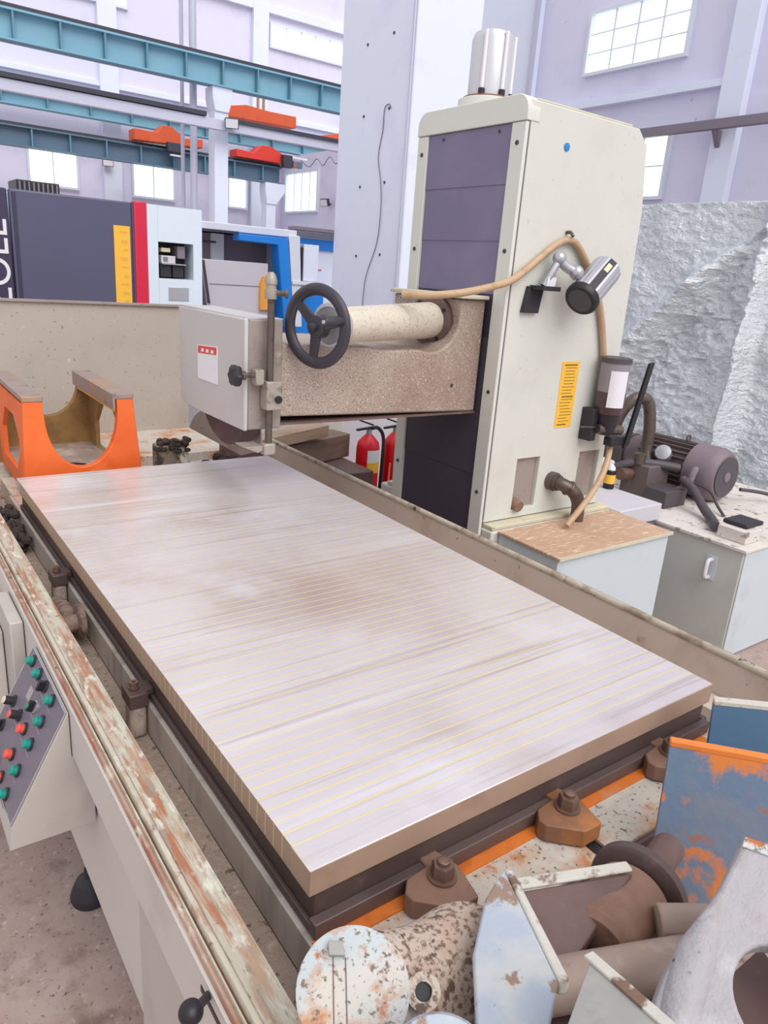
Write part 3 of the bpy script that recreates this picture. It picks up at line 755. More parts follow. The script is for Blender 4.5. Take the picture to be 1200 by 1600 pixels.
# ------------------------------------------------------------------ orange U bracket
br = thing('orange_bracket', (.25, 2.5, .83), 'orange cast U-shaped bracket standing behind the chuck', 'bracket')
def ucut(x0, x1, zt, zb, r, n=18):
    pts = []
    cx = (x0 + x1) / 2
    for i in range(n + 1):
        a = PI + PI * i / n
        pts.append((cx + r * math.cos(a), zt - .0 + (zt - zb) * math.sin(a)))
    return pts
arc = ucut(.125, .39, 1.15, .945, .1325)
poly = [(.035, .832), (.485, .832), (.462, 1.08), (.452, 1.205), (.388, 1.205)] + [(.39, 1.16)] + arc[::-1] + [(.122, 1.16), (.122, 1.205), (.055, 1.205)]
MB().prism(poly, 'Y', 2.2, 2.235).build('front_web', 'orange_paint', br, .003)
arc2 = ucut(.125, .39, 1.19, 1.03, .1325)
poly2 = [(.04, .832), (.48, .832), (.452, 1.205), (.39, 1.205)] + arc2[::-1] + [(.122, 1.205), (.055, 1.205)]
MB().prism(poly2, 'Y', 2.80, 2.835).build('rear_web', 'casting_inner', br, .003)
for xa, xb, nm in ((.055, .072, 'side_wall'), (.432, .450, 'side_wall')):
    m = MB()
    m.box(xa, xb, 2.235, 2.80, 1.12, 1.195)
    m.box(xa, xb, 2.235, 2.80, .832, .90)
    m.box(xa, xb, 2.235, 2.33, .90, 1.12)
    m.box(xa, xb, 2.70, 2.80, .90, 1.12)
    m.prism([(2.33, .9), (2.33, 1.0), (2.42, .9)], 'X', xa, xb)
    m.prism([(2.70, 1.12), (2.70, 1.02), (2.60, 1.12)], 'X', xa, xb)
    m.prism([(2.33, 1.12), (2.33, 1.04), (2.42, 1.12)], 'X', xa, xb)
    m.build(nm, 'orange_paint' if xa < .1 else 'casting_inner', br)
boxo('floor_plate', 'iron_pale', (.072, .432, 2.235, 2.80, .880, .900), br)
MB().cyl((.245, 2.37, .9001), (.245, 2.37, .903), .075, n=28).build('drain_hole', 'black', br)
boxo('way_strip', 'machined', (.052, .124, 2.198, 2.838, 1.205, 1.226), br, .003)
boxo('way_strip', 'machined', (.382, .454, 2.198, 2.838, 1.205, 1.226), br, .003)
boxo('inner_strip', 'machined', (.374, .384, 2.2, 2.83, 1.165, 1.225), br, .002)
boxo('gasket', 'sticker_yellow', (.386, .392, 2.235, 2.8, 1.150, 1.166), br)
# lump block behind the chuck
lb = thing('crusted_block', (.69, 2.5, .83), 'small crusted iron block standing between bracket and wheel guard', 'block')
boxo('block', 'lump', (.61, .70, 2.40, 2.47, .831, .955), lb, .006)
m = MB()
random.seed(5)
for i in range(70):
    m.sphere((random.uniform(.62, .76), random.uniform(2.395, 2.475), .945 + random.uniform(-.02, .025)), random.uniform(.006, .016), 8, 6, (1.3, 1.3, .8))
m.build('crust', 'muck', lb)
MB().tube([(.72, 2.45, .96), (.73, 2.42, .90), (.735, 2.38, .835)], .028, n=12).build('drip', 'cast_chip', lb)
m = MB()
for i in range(24):
    m.sphere((random.uniform(.86, 1.02), random.uniform(2.36, 2.5), .80 + random.uniform(0, .06)), random.uniform(.02, .04), 8, 6)
tag(m.build('swarf_heap', 'muck', None), 'black swarf heap under the grinding wheel guard', 'swarf', kind='stuff')

# ------------------------------------------------------------------ column
cl = thing('grinder_column', (2.1, 1.85, .72), 'tall cream grinder column with dark sliding covers', 'machine column')
MB().prism([(1.752, .72), (2.535, .72), (2.512, 2.08), (2.47, 2.34), (2.40, 2.402), (1.752, 2.402)], 'Y', 1.535, 2.17).build('housing', 'cream', cl, .012, seg=3)
boxo('dusty_top', 'cream_dirty', (1.80, 2.38, 1.53, 2.15, 2.402, 2.412), cl, .004)
pts = []
for cy, s0_, s1_ in ((2.114, 0, 90), (1.566, 90, 180)):
    for i in range(7):
        a = math.radians(s0_ + (s1_ - s0_) * i / 6)
        pts.append((cy + .06 * math.cos(a), 2.358 + .06 * math.sin(a)))
MB().prism([(1.506, 2.324), (2.174, 2.324)] + pts, 'X', 1.732, 1.80).build('top_cap', 'cream_light', cl, .003)
boxo('post', 'cream_light', (1.735, 1.752, 1.510, 1.586, .40, 2.322), cl, .003)
boxo('post', 'cream_light', (1.735, 1.752, 2.10, 2.17, .40, 2.322), cl, .003)
boxo('seam', 'purple_grey', (1.752, 1.756, 1.508, 1.5105, .74, 2.32), cl)
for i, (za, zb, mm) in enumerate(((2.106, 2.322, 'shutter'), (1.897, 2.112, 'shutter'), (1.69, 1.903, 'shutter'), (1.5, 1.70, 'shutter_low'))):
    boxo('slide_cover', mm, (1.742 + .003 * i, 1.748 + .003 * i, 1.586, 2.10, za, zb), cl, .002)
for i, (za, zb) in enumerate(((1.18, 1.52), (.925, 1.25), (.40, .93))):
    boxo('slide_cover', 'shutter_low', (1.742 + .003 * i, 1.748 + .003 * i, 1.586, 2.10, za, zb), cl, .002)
for y, z in ((1.548, 2.25), (2.135, 2.25), (1.548, 1.86), (2.135, 1.86), (1.548, 1.3), (1.548, .86), (2.135, .86), (2.135, 1.2)):
    MB().lathe((1.735, y, z), (-1, 0, 0), [(0, .009), (.004, .008), (.005, .004)], 12).build('screw', 'rail_dark', cl)
for y, z in ((1.66, 2.30), (2.0, 2.30)):
    MB().lathe((1.742, y, z), (-1, 0, 0), [(0, .007), (.003, .006)], 12).build('screw', 'rail_dark', cl)
MB().lathe((1.968, 1.51, 2.265), (0, -1, 0), [(0, .016), (.005, .015), (.007, .008)], 18).build('blue_plug', 'blue_cap', cl)
# sticker
st = MB().slab([(2.128, 1.509, 1.428), (2.242, 1.509, 1.428), (2.242, 1.509, 1.130), (2.132, 1.509, 1.130)], (0, -.002, 0)).build('warning_sticker', 'sticker_yellow', cl)
for i in range(20):
    z = 1.416 - i * .0142
    w0 = .002 if i == 0 else random.uniform(.0, .014)
    boxo('print_line', 'ink', (2.143 + w0, 2.230 - random.uniform(0, .024), 1.5064, 1.507, z - (.006 if i in (0, 10, 19) else .0028), z), st)
# side skin with two real pockets
holes = [[(xa, .765), (xb, .765), (xb, 1.0), (xa, 1.0)] for xa, xb in ((1.925, 2.07), (2.345, 2.49))]
bm = bmesh.new()
es = []
for loop in [[(1.757, .724), (2.533, .724), (2.510, 2.08), (2.468, 2.34), (2.40, 2.398), (1.757, 2.398)]] + holes:
    vs_ = [bm.verts.new((x, 1.509, z)) for x, z in loop]
    es += [bm.edges.new((vs_[i], vs_[(i + 1) % len(vs_)])) for i in range(len(vs_))]
bmesh.ops.triangle_fill(bm, use_beauty=True, use_dissolve=False, edges=es)
ret = bmesh.ops.extrude_face_region(bm, geom=bm.faces[:])
bmesh.ops.translate(bm, verts=[v for v in ret['geom'] if isinstance(v, bmesh.types.BMVert)], vec=(0, .025, 0))
bm.verts.index_update()
m = MB()
m.add([v.co.copy() for v in bm.verts], [tuple(v.index for v in f.verts) for f in bm.faces])
bm.free()
m.build('side_skin', 'cream', cl, .004)
for xa, xb in ((1.925, 2.07), (2.345, 2.49)):
    boxo('pocket', 'bare_plate', (xa - .005, xb + .005, 1.530, 1.5348, .76, 1.005), cl)
MB().cyl((1.95, 1.53, .79), (1.95, 1.485, .78), .026, n=16).build('drain_stub', 'clamp_rust', cl)
# motor housing on top
tm = thing('top_motor', (1.93, 2.0, 2.42), 'silver-white capped cylinder motor on top of the column', 'motor')
MB().lathe((1.93, 1.96, 2.424), (0, 0, 1), [(0, .125), (.045, .125), (.05, .115)], 32).build('base_flange', 'cream_light', tm)
MB().lathe((1.93, 1.96, 2.474), (0, 0, 1), [(0, .105), (.008, .105)], 32).build('gasket', 'clamp_rust', tm)
MB().lathe((1.93, 1.96, 2.482), (0, 0, 1), [(0, .088), (.215, .088), (.24, .078), (.25, .05), (.252, .0)], 32).build('can', 'motor_can', tm)
for a in (-150, -95, -40):
    a = math.radians(a)
    p = Vector((1.93 + .093 * math.cos(a), 1.96 + .093 * math.sin(a), 2.482))
    MB().cyl(p, p + Vector((0, 0, .235)), .008, n=8).build('tie_rod', 'sticker_white', tm)
    MB().cyl(p, p + Vector((0, 0, .022)), .014, n=8).build('bolt', 'black', tm)

# pedestal under the column
pd = thing('column_base', (2.0, 1.8, 0), 'cream cast base carrying the grinder column', 'machine base')
boxo('body', 'cream', (1.76, 2.58, 1.45, 2.3, 0, .70), pd, .01)
boxo('top_step', 'cream_dirty', (1.765, 2.57, 1.455, 2.25, .70, .72), pd, .004)

# ------------------------------------------------------------------ arm and spindle tube
ar = thing('grinding_arm', (1.3, 1.85, 1.2), 'dirty beige grinding arm reaching from the column over the chuck', 'machine arm')
pts = [(.785, 1.228), (1.733, 1.205), (1.733, 1.668), (1.60, 1.664)]
for i in range(9):
    a = math.radians(-10 - 100 * i / 8)
    pts.append((1.46 + .145 * math.cos(a), 1.60 + .145 * math.sin(a)))
pts += [(1.22, 1.462), (1.16, 1.478), (.785, 1.483)]
MB().prism(pts, 'Y', 1.62, 2.08).build('beam', 'arm_paint', ar, .008)
boxo('lower_lip', 'iron_brown', (.79, 1.733, 1.615, 2.08, 1.198, 1.206), ar)
boxo('carriage_cap', 'cream_dirty', (1.58, 1.733, 1.60, 2.09, 1.668, 1.684), ar, .004)
MB().lathe((1.59, 1.62, 1.32), (0, -1, 0), [(0, .008), (.003, .007)], 10).build('screw', 'rail_dark', ar)
H = Vector((.86, 1.5, 1.556))
td = Vector((.94, .34, .02)).normalized()
tp = thing('spindle_tube', tuple(H + td * .1), 'cream horizontal tube between handwheel and column', 'tube')
MB().lathe(H + td * .13, td, [(0, .055), (.02, .062), (.62, .074), (.64, .068)], 32).build('sleeve', 'tube_paint', tp)
MB().annulus(H + td * .72, td, .066, .098, .045, 36).build('collar', 'iron_brown', tp)
for a in range(4):
    d_, u_, w_ = frame(td)
    e = u_ * math.cos(a * PI / 2 + .6) + w_ * math.sin(a * PI / 2 + .6)
    MB().cyl(H + td * .715 + e * .084, H + td * .725 + e * .084, .008, n=8).build('screw', 'black', tp)

hw = thing('handwheel', tuple(H), 'black three-spoke handwheel with folding grip in front of the tube', 'handwheel')
MB().torus(H, td, .121, .0205, 56, 12, .75).build('rim', 'handwheel', hw)
MB().lathe(H - td * .03, td, [(0, .006), (.004, .013), (.02, .015), (.022, .036), (.055, .04), (.06, .03)], 28).build('hub', 'handwheel', hw)
d_, u_, w_ = frame(td)
for a in (140, 263, 14):
    a = math.radians(a)
    e = u_ * math.cos(a) + w_ * math.sin(a)
    f2 = e.cross(td)
    MB().slab([H + e * .03 + f2 * .02 - td * .006, H + e * .12 + f2 * .014 - td * .006, H + e * .12 - f2 * .014 - td * .006, H + e * .03 - f2 * .02 - td * .006], td * .014).build('spoke', 'handwheel', hw, .003)
e = u_ * math.cos(math.radians(14)) + w_ * math.sin(math.radians(14))
gp = H + e * .118 - td * .01
g_ = MB().lathe(gp, -td, [(0, .012), (.01, .015), (.05, .017), (.09, .015), (.095, .012)], 20).build('grip', 'handwheel', hw)
MB().lathe(gp - td * .095, -td, [(0, .007), (.003, .006)], 14).build('grip_screw', 'silver', g_)
dl = thing('feed_dial', tuple(H + td * .06), 'silver graduated dial disc right behind the handwheel', 'dial')
MB().lathe(H + td * .062, td, [(0, .072), (.004, .077), (.03, .079), (.05, .065), (.07, .055)], 40).build('disc', 'dial', dl)
MB().annulus(H + td * .06, td, .064, .071, .002, 40).build('scale_ring', 'sticker_white', dl)

# ------------------------------------------------------------------ wheel guard
wg = thing('wheel_guard', (.71, 1.9, 1.18), 'light grey grinding wheel guard box with a red-headed label', 'wheel guard')
MB().prism([(1.60, 1.188), (2.0, 1.184), (2.13, 1.184), (2.205, 1.20), (2.21, 1.565), (1.60, 1.568)], 'X', .645, .66).build('cover', 'guard_face', wg, .006)
MB().prism([(1.605, 1.19), (2.20, 1.186), (2.205, 1.563), (1.605, 1.566)], 'X', .66, .79).build('box', 'guard_side', wg, .006)
boxo('top_sheet', 'guard_face', (.65, .79, 1.61, 2.2, 1.566, 1.570), wg)
lp = MB().slab([(.645, 2.01, 1.437), (.645, 1.826, 1.450), (.645, 1.826, 1.314), (.645, 2.005, 1.312)], (-.003, 0, 0)).build('label_plate', 'sticker_white', wg)
MB().slab([(.642, 2.00, 1.435), (.642, 1.83, 1.446), (.642, 1.83, 1.420), (.642, 2.0, 1.408)], (-.0015, 0, 0)).build('red_header', 'sticker_red', lp)
for i in range(3):
    yb = 1.965 - i * .045
    MB().slab([(.6405, yb, 1.428 + i * .002), (.6405, yb - .02, 1.43 + i * .002), (.6405, yb - .022, 1.418 + i * .002), (.6405, yb + .003, 1.416 + i * .002)], (-.001, 0, 0)).build('glyph', 'sticker_white', lp)
MB().lathe((.680, 1.87, 1.312), (1, 0, 0), [(0, .215), (.01, .228), (.07, .228), (.08, .215)], 64).build('wheel', 'wheel_dark', wg)
MB().prism([(2.46, 1.015), (2.40, 1.078), (2.2, 1.188), (1.75, 1.188), (1.73, 1.08), (1.91, 1.018)], 'X', .778, .783).build('spark_plate', 'bare_plate', wg)
MB().lathe((.735, 1.6, 1.24), (0, -1, 0), [(0, .008), (.004, .007)], 10).build('screw', 'silver', wg)
# coolant rod with clamp blocks
cr = thing('coolant_pipe', (.724, 1.57, 1.1), 'dark steel coolant pipe upright on the wheel guard front', 'pipe')
MB().cyl((.724, 1.57, 1.12), (.724, 1.57, 1.66), .0125).build('pipe', 'rod_steel', cr)
MB().lathe((.722, 1.57, 1.635), (0, 0, 1), [(0, .019), (.012, .021), (.03, .021), (.032, .017), (.045, .017), (.047, .02), (.06, .02), (.075, .015), (.085, .008)], 16).build('valve', 'clamp_alu', cr)
MB().lathe((.735, 1.56, 1.655), (.8, -.5, 0), [(0, .009), (.03, .009), (.031, .015), (.04, .015)], 12).build('valve_tap', 'rod_steel', cr)
boxo('clamp_block', 'clamp_alu', (.703, .762, 1.545, 1.598, 1.268, 1.366), cr, .004)
MB().cyl((.745, 1.546, 1.305), (.745, 1.538, 1.305), .013, n=16).build('clamp_screw', 'black', cr)
boxo('upper_block', 'clamp_alu', (.668, .70, 1.56, 1.598, 1.352, 1.405), cr, .004)
boxo('nozzle', 'clamp_alu', (.70, .745, 1.55, 1.59, 1.108, 1.150), cr, .006)
MB().prism([(.625, 1.142), (.70, 1.142), (.70, 1.125), (.68, 1.118)], 'Y', 1.56, 1.64).build('nozzle_lip', 'clamp_alu', cr, .002)
kn = thing('star_knob', (.60, 1.575, 1.385), 'dark star knob screwed into the front of the wheel guard', 'knob')
pr = []
for h_, r_ in ((0, .026), (.008, .034), (.022, .034), (.03, .028)):
    pr.append((h_, r_))
m = MB()
rs = []
for h_, r_ in pr:
    rs.append([Vector((.585 + h_, 1.575 + r_ * (1 + .12 * math.cos(6 * 2 * PI * i / 36)) * math.cos(2 * PI * i / 36), 1.385 + r_ * (1 + .12 * math.cos(6 * 2 * PI * i / 36)) * math.sin(2 * PI * i / 36))) for i in range(36)])
m.rings(rs).build('grip', 'black_plastic', kn)
MB().lathe((.615, 1.575, 1.385), (1, 0, 0), [(0, .015), (.02, .015), (.021, .008), (.055, .008)], 14).build('shaft', 'rod_steel', kn)

# ------------------------------------------------------------------ lamp, hose, oil cup on the column
lm = thing('work_lamp', (2.0, 1.45, 1.65), 'silver cylindrical work lamp with black rim on the column side', 'lamp')
L0 = Vector((2.022, 1.375, 1.692)); L1 = Vector((2.205, 1.41, 1.828))
ld = (L1 - L0).normalized()
LL = (L1 - L0).length
MB().lathe(L0, ld, [(0, .066), (.01, .072), (.03, .072), (.032, .066)], 32, True).build('rim', 'black', lm)
MB().lathe(L0 - ld * .002, ld, [(0, .05), (.002, .052)], 28).build('lens', 'hose_dark', lm)
cn = MB()
rs = []
for h_, r_ in ((.03, .066), (LL - .01, .066), (LL, .058)):
    dd, uu, ww = frame(ld)
    rs.append([L0 + ld * h_ + (uu * math.cos(2 * PI * i / 48) + ww * math.sin(2 * PI * i / 48)) * r_ * (1 - (.05 if i % 4 == 0 else 0)) for i in range(48)])
cn.rings(rs)
cn.build('housing', 'lamp_metal', lm, smooth=20)
dd, uu, ww = frame(ld)
side = (uu * -.2 + ww * .45 + Vector((-.2, -1, .1))).normalized()
side = (side - ld * side.dot(ld)).normalized()
tang = side.cross(ld)
MB().slab([L0 + side * .06 + ld * .03 + tang * a for a in (-.016, .016)] + [L0 + side * .06 + ld * (LL * .93) + tang * a for a in (.016, -.016)], side * .01).build('clip', 'black_plastic', lm)
MB().slab([L0 + side * .07 + ld * (LL * .6) + tang * a for a in (-.010, .010)] + [L0 + side * .07 + ld * (LL * .8) + tang * a for a in (.010, -.010)], side * .002).build('label', 'cream_button', lm)
MB().slab([(1.82, 1.508, 1.63), (1.91, 1.508, 1.63), (1.925, 1.508, 1.735), (1.84, 1.508, 1.735)], (0, -.02, 0)).build('mount_plate', 'black_plastic', lm, .002)
boxo('mount_shelf', 'black_plastic', (1.85, 1.95, 1.42, 1.50, 1.722, 1.74), lm, .002)
MB().tube([(1.90, 1.47, 1.74), (1.93, 1.46, 1.80), (1.955, 1.455, 1.845)], .016, n=12).build('arm', 'lamp_metal', lm)
MB().sphere((1.955, 1.455, 1.85), .028, 16, 10).build('joint', 'lamp_metal', lm)
MB().tube([(1.955, 1.455, 1.85), (1.985, 1.44, 1.82), (2.03, 1.42, 1.80)], .02, n=12).build('arm', 'lamp_metal', lm)
MB().sphere((2.03, 1.42, 1.80), .03, 16, 10).build('joint', 'lamp_metal', lm)
MB().slab([(1.895, 1.46, 1.74), (1.945, 1.46, 1.74), (1.95, 1.46, 1.775), (1.90, 1.46, 1.775)], (0, -.01, 0)).build('label', 'sticker_white', lm)

ho = thing('coolant_hose', (1.9, 1.47, .72), 'tan rubber hose looping over the column side behind the lamp', 'hose')
MB().tube([(1.30, 1.62, 1.672), (1.36, 1.54, 1.676), (1.45, 1.48, 1.69), (1.58, 1.47, 1.715), (1.71, 1.475, 1.748), (1.80, 1.49, 1.79), (1.88, 1.492, 1.845), (1.97, 1.492, 1.905), (2.04, 1.492, 1.925), (2.10, 1.49, 1.905), (2.18, 1.49, 1.83),
           (2.27, 1.49, 1.72), (2.33, 1.49, 1.60), (2.38, 1.49, 1.45), (2.42, 1.49, 1.30), (2.45, 1.49, 1.15), (2.46, 1.435, 1.05), (2.37, 1.375, .94), (2.25, 1.340, .84), (2.10, 1.325, .722)], .0145, n=12).build('hose', 'hose_tan', ho)
MB().tube([(2.035, 1.51, 1.955), (2.035, 1.485, 1.955), (2.035, 1.47, 1.94)], .007, n=8).build('hook', 'rod_steel', ho)

oc = thing('oil_lubricator', (2.39, 1.45, 1.05), 'clear oil lubricator cup with white label and black lever', 'oil cup')
MB().lathe((2.40, 1.43, 1.20), (0, 0, 1), [(0, .062), (.01, .066), (.10, .067), (.102, .067)], 28).build('oil', 'oil_dark', oc)
MB().lathe((2.40, 1.43, 1.302), (0, 0, 1), [(0, .067), (.13, .067)], 28).build('cup', 'oil_body', oc)
MB().lathe((2.40, 1.43, 1.432), (0, 0, 1), [(0, .07), (.022, .07), (.026, .05)], 28).build('lid', 'hose_dark', oc)
m = MB()
rs = []
for z in (1.235, 1.40):
    rs.append([Vector((2.40 + .0695 * math.cos(math.radians(a)), 1.43 + .0695 * math.sin(math.radians(a)), z)) for a in range(-155, -75, 8)])
n_ = len(rs[0])
m.add([p for r in rs for p in r], [(i, i + 1, n_ + i + 1, n_ + i) for i in range(n_ - 1)])
m.build('paper_label', 'sticker_white', oc)
boxo('bracket', 'black_plastic', (2.31, 2.35, 1.44, 1.508, 1.07, 1.22), oc, .003)
MB().lathe((2.40, 1.43, 1.10), (0, 0, 1), [(0, .03), (.03, .045), (.06, .05), (.1, .06)], 20).build('pump_body', 'black_plastic', oc)
MB().cyl((2.34, 1.43, 1.13), (2.48, 1.40, 1.12), .022, n=14).build('pump_barrel', 'rod_steel', oc)
MB().cyl((2.335, 1.44, 1.135), (2.24, 1.45, 1.14), .005, n=8).build('outlet_pipe', 'rod_steel', oc)
MB().slab([(2.49, 1.39, 1.035), (2.525, 1.39, 1.05), (2.60, 1.38, 1.44), (2.568, 1.38, 1.435)], (0, -.015, 0)).build('lever', 'black', oc, .002)
boxo('lever_foot', 'black', (2.40, 2.51, 1.385, 1.43, 1.05, 1.09), oc, .003)

el = thing('drain_elbow', (2.18, 1.48, .72), 'dark elbow pipe curving down out of the column side', 'pipe')
MB().lathe((2.165, 1.51, .878), (0, -1, 0), [(0, .044), (.03, .044), (.032, .037), (.05, .037)], 20).build('flange', 'rod_steel', el)
MB().tube([(2.165, 1.48, .878), (2.175, 1.44, .873), (2.215, 1.41, .845), (2.25, 1.40, .79), (2.258, 1.40, .703)], .031, n=16).build('bend', 'rod_steel', el)
MB().torus((2.195, 1.423, .861), (.6, -.3, -.5), .032, .007, 20, 8).build('band', 'rod_steel', el)

# ------------------------------------------------------------------ right side boxes, tank, pump motor
bx_ = thing('way_cover', (2.18, 1.28, 0), 'low box with rusty brown top beside the column foot', 'box')
boxo('body', 'box_pale', (1.80, 2.56, 1.10, 1.445, 0, .690), bx_, .004)
boxo('top_plate', 'rust_top', (1.79, 2.57, 1.09, 1.445, .690, .702), bx_, .003)
boxo('edge', 'cream_dirty', (1.79, 2.57, 1.085, 1.09, .688, .702), bx_)
b2_ = thing('cable_box', (2.8, 1.65, 0), 'lilac-white low box behind the rusty-topped box', 'box')
boxo('body', 'purple_grey', (2.61, 2.935, 1.42, 1.88, 0, .61), b2_, .004)
boxo('lid', 'plastic_grey', (2.59, 2.942, 1.40, 1.90, .61, .70), b2_, .005)
tk = thing('hydraulic_tank', (3.6, 1.7, 0), 'grey-green hydraulic tank with handle carrying the pump motor', 'tank')
boxo('body', 'box_grey', (2.96, 4.2, .93, 2.6, 0, .585), tk, .006)
boxo('lid', 'debris_white', (2.945, 4.22, .915, 2.62, .585, .602), tk, .003)
MB().tube([(2.96, 1.08, .50), (2.925, 1.08, .495), (2.918, 1.08, .45), (2.925, 1.08, .41), (2.96, 1.08, .405)], .010, n=8).build('handle', 'sticker_white', tk)
boxo('handle_plate', 'box_pale', (2.955, 2.96, 1.05, 1.11, .39, .52), tk, .002)
boxo('front_face', 'box_pale', (2.965, 4.2, .922, .93, .01, .58), tk, .003)

mo = thing('pump_motor', (3.6, 1.75, .6), 'dusty brown finned electric pump motor on the tank', 'motor')
MX, MZ = 3.6, .765
MB().lathe((MX, 1.62, MZ), (0, 1, 0), [(0, .13), (.40, .13), (.42, .12), (.46, .11)], 36).build('body', 'motor_brown', mo)
f0 = None
for i in range(26):
    a = 2 * PI * i / 26
    e = Vector((math.cos(a), 0, math.sin(a)))
    g = Vector((-math.sin(a), 0, math.cos(a)))
    c0 = Vector((MX, 1.64, MZ))
    MB().slab([c0 + e * .125 + g * .004, c0 + e * .152 + g * .0025, c0 + e * .152 - g * .0025, c0 + e * .125 - g * .004], (0, .33, 0)).build('fin', 'motor_brown', mo)
MB().lathe((MX, 1.44, MZ), (0, 1, 0), [(0, .09), (.005, .13), (.03, .152), (.06, .16), (.19, .162), (.192, .15)], 40).build('fan_cowl', 'motor_cowl', mo)
MB().annulus((MX, 1.436, MZ), (0, 1, 0), .03, .118, .006, 36).build('fan_grille', 'hose_dark', mo)
MB().lathe((MX, 1.435, MZ), (0, -1, 0), [(0, .03), (.004, .028), (.006, .01)], 18).build('hub_cap', 'motor_cowl', mo)
MB().lathe((MX - .13, 1.78, MZ + .06), (-.8, -.35, .5), [(0, .05), (.05, .05), (.06, .045), (.065, .02)], 24).build('terminal_cap', 'silver', mo)
MB().torus((MX, 1.72, MZ + .17), (0, 1, 0), .018, .005, 18, 8).build('lifting_eye', 'hose_dark', mo)
boxo('foot', 'motor_brown', (MX - .14, MX + .14, 1.66, 1.95, .602, .65), mo, .004)
MB().lathe((MX, 2.08, MZ), (0, 1, 0), [(0, .12), (.06, .12), (.062, .09), (.2, .085), (.22, .06)], 28).build('pump', 'hose_dark', mo)

pv = thing('valve_block', (3.25, 1.65, .602), 'dark hydraulic valve block with fittings left of the motor', 'valve block')
boxo('block', 'hose_dark', (3.16, 3.36, 1.52, 1.66, .603, .70), pv, .004)
boxo('manifold', 'motor_brown', (3.20, 3.40, 1.68, 1.86, .603, .80), pv, .006)
MB().cyl((3.22, 1.77, .80), (3.22, 1.77, .86), .035, n=14).build('fitting', 'rod_steel', pv)
MB().cyl((3.10, 1.80, .74), (3.36, 1.80, .72), .035, n=14).build('fitting', 'bolt', pv)
def hose(pts, r, label, m='hose_dark'):
    return tag(MB().tube(pts, r, n=12).build('hydraulic_hose', m), label, 'hose')
hose([(3.24, 2.0, .80), (3.24, 2.0, .92), (3.25, 1.97, 1.06), (3.31, 1.93, 1.15), (3.39, 1.90, 1.13), (3.42, 1.88, 1.0), (3.42, 1.87, .85), (3.41, 1.84, .76)], .036, 'thick brown hose arching up over the pump motor', 'rod_steel')
hose([(3.10, 1.95, .66), (3.12, 1.88, .74), (3.2, 1.80, .80), (3.32, 1.70, .80), (3.40, 1.62, .79)], .026, 'black hose bending in front of the motor body')
hose([(3.22, 1.66, .66), (3.30, 1.58, .67), (3.36, 1.53, .72), (3.38, 1.52, .79), (3.40, 1.52, .82)], .02, 'short grey hose rising beside the valve block', 'motor_cowl')
hose([(3.34, 1.55, .75), (3.31, 1.46, .72), (3.24, 1.33, .65), (3.17, 1.24, .63), (3.11, 1.19, .632), (3.06, 1.16, .635)], .025, 'black hose running down to the white junction box')
hose([(3.42, 1.60, .74), (3.46, 1.45, .70), (3.42, 1.36, .64), (3.36, 1.28, .612)], .008, 'thin black cable under the motor cowl')
hose([(3.75, 1.42, .68), (3.9, 1.35, .66), (4.1, 1.2, .615), (4.2, 1.1, .612)], .011, 'black cable leaving to the right of the motor')
jb = thing('junction_box', (3.1, 1.06, .602), 'white junction box with a black lid on the tank edge', 'box')
boxo('body', 'debris_white', (3.02, 3.16, .97, 1.12, .603, .665), jb, .003)
boxo('lid', 'black_plastic', (3.07, 3.23, 1.0, 1.13, .666, .688), jb, .006)
sc = thing('spray_can', (2.95, 1.80, .7), 'small yellow and black spray can with white cap', 'can')
MB().lathe((2.90, 1.72, .701), (0, 0, 1), [(0, .03), (.03, .03)], 20).build('base', 'black', sc)
MB().lathe((2.90, 1.72, .731), (0, 0, 1), [(0, .0305), (.05, .0305)], 20).build('label_band', 'sticker_yellow', sc)
MB().lathe((2.90, 1.72, .781), (0, 0, 1), [(0, .03), (.02, .03), (.025, .026)], 20).build('shoulder', 'black', sc)
MB().lathe((2.90, 1.72, .806), (0, 0, 1), [(0, .024), (.015, .022), (.03, .01)], 20).build('cap', 'sticker_white', sc)

# foil sheeting
def foil_h(u, v):
    """folds: u along the sheet (0..1), v up (0..1)"""
    return 0
fo_ = MB()
NU, NV = 170, 150
random.seed(11)
fy0, fy1, fz0, fz1 = .6, 3.9, .0, 2.40
from mathutils import noise as mnoise
def fp3(i, j):
    u, v = i / NU, j / NV
    y = fy0 + (fy1 - fy0) * u
    z = fz0 + (fz1 - fz0) * v
    x = 4.85
    # diagonal fold from the corner near (y 2.25, z 2.2) down to (y 3.2, z 1.2)
    dl_ = ((y - 2.25) * .72 + (z - 2.2) * .69)
    al = ((y - 2.25) * .69 - (z - 2.2) * .72)
    if al > 0:
        x -= .24 * math.exp(-(dl_ / (.04 + .08 * al)) ** 2) * min(1, al * 2)
    # slope outwards below the diagonal
    if dl_ < 0:
        x -= .20 * min(1.0, -dl_) * (1 if y > 2.1 else .4)
    # vertical fold
    x -= .10 * math.exp(-((y - 2.17 + (2.2 - z) * .05) / .05) ** 2)
    x -= .05 * math.sin(z * 9 + y * 3) * max(0, .8 - v) * .5
    p = Vector((y * 3, z * 3, 1.7))
    amp = 1.0 if dl_ < 0 and y > 2.15 else .45
    x += .05 * mnoise.noise(p) + amp * (.05 * abs(mnoise.noise(p * 2.4)) + .075 * abs(mnoise.noise(Vector((y * 7, z * 15, 3)))) + .05 * abs(mnoise.noise(Vector((y * 17, z * 30, 9)))))
    if v < .12:
        x -= (.12 - v) * 3.0
    return (x, y, z + .01)
vv = [fp3(i, j) for j in range(NV + 1) for i in range(NU + 1)]
ff = [(j * (NU + 1) + i, j * (NU + 1) + i + 1, (j + 1) * (NU + 1) + i + 1, (j + 1) * (NU + 1) + i) for j in range(NV) for i in range(NU)]
fo_.add(vv, ff)
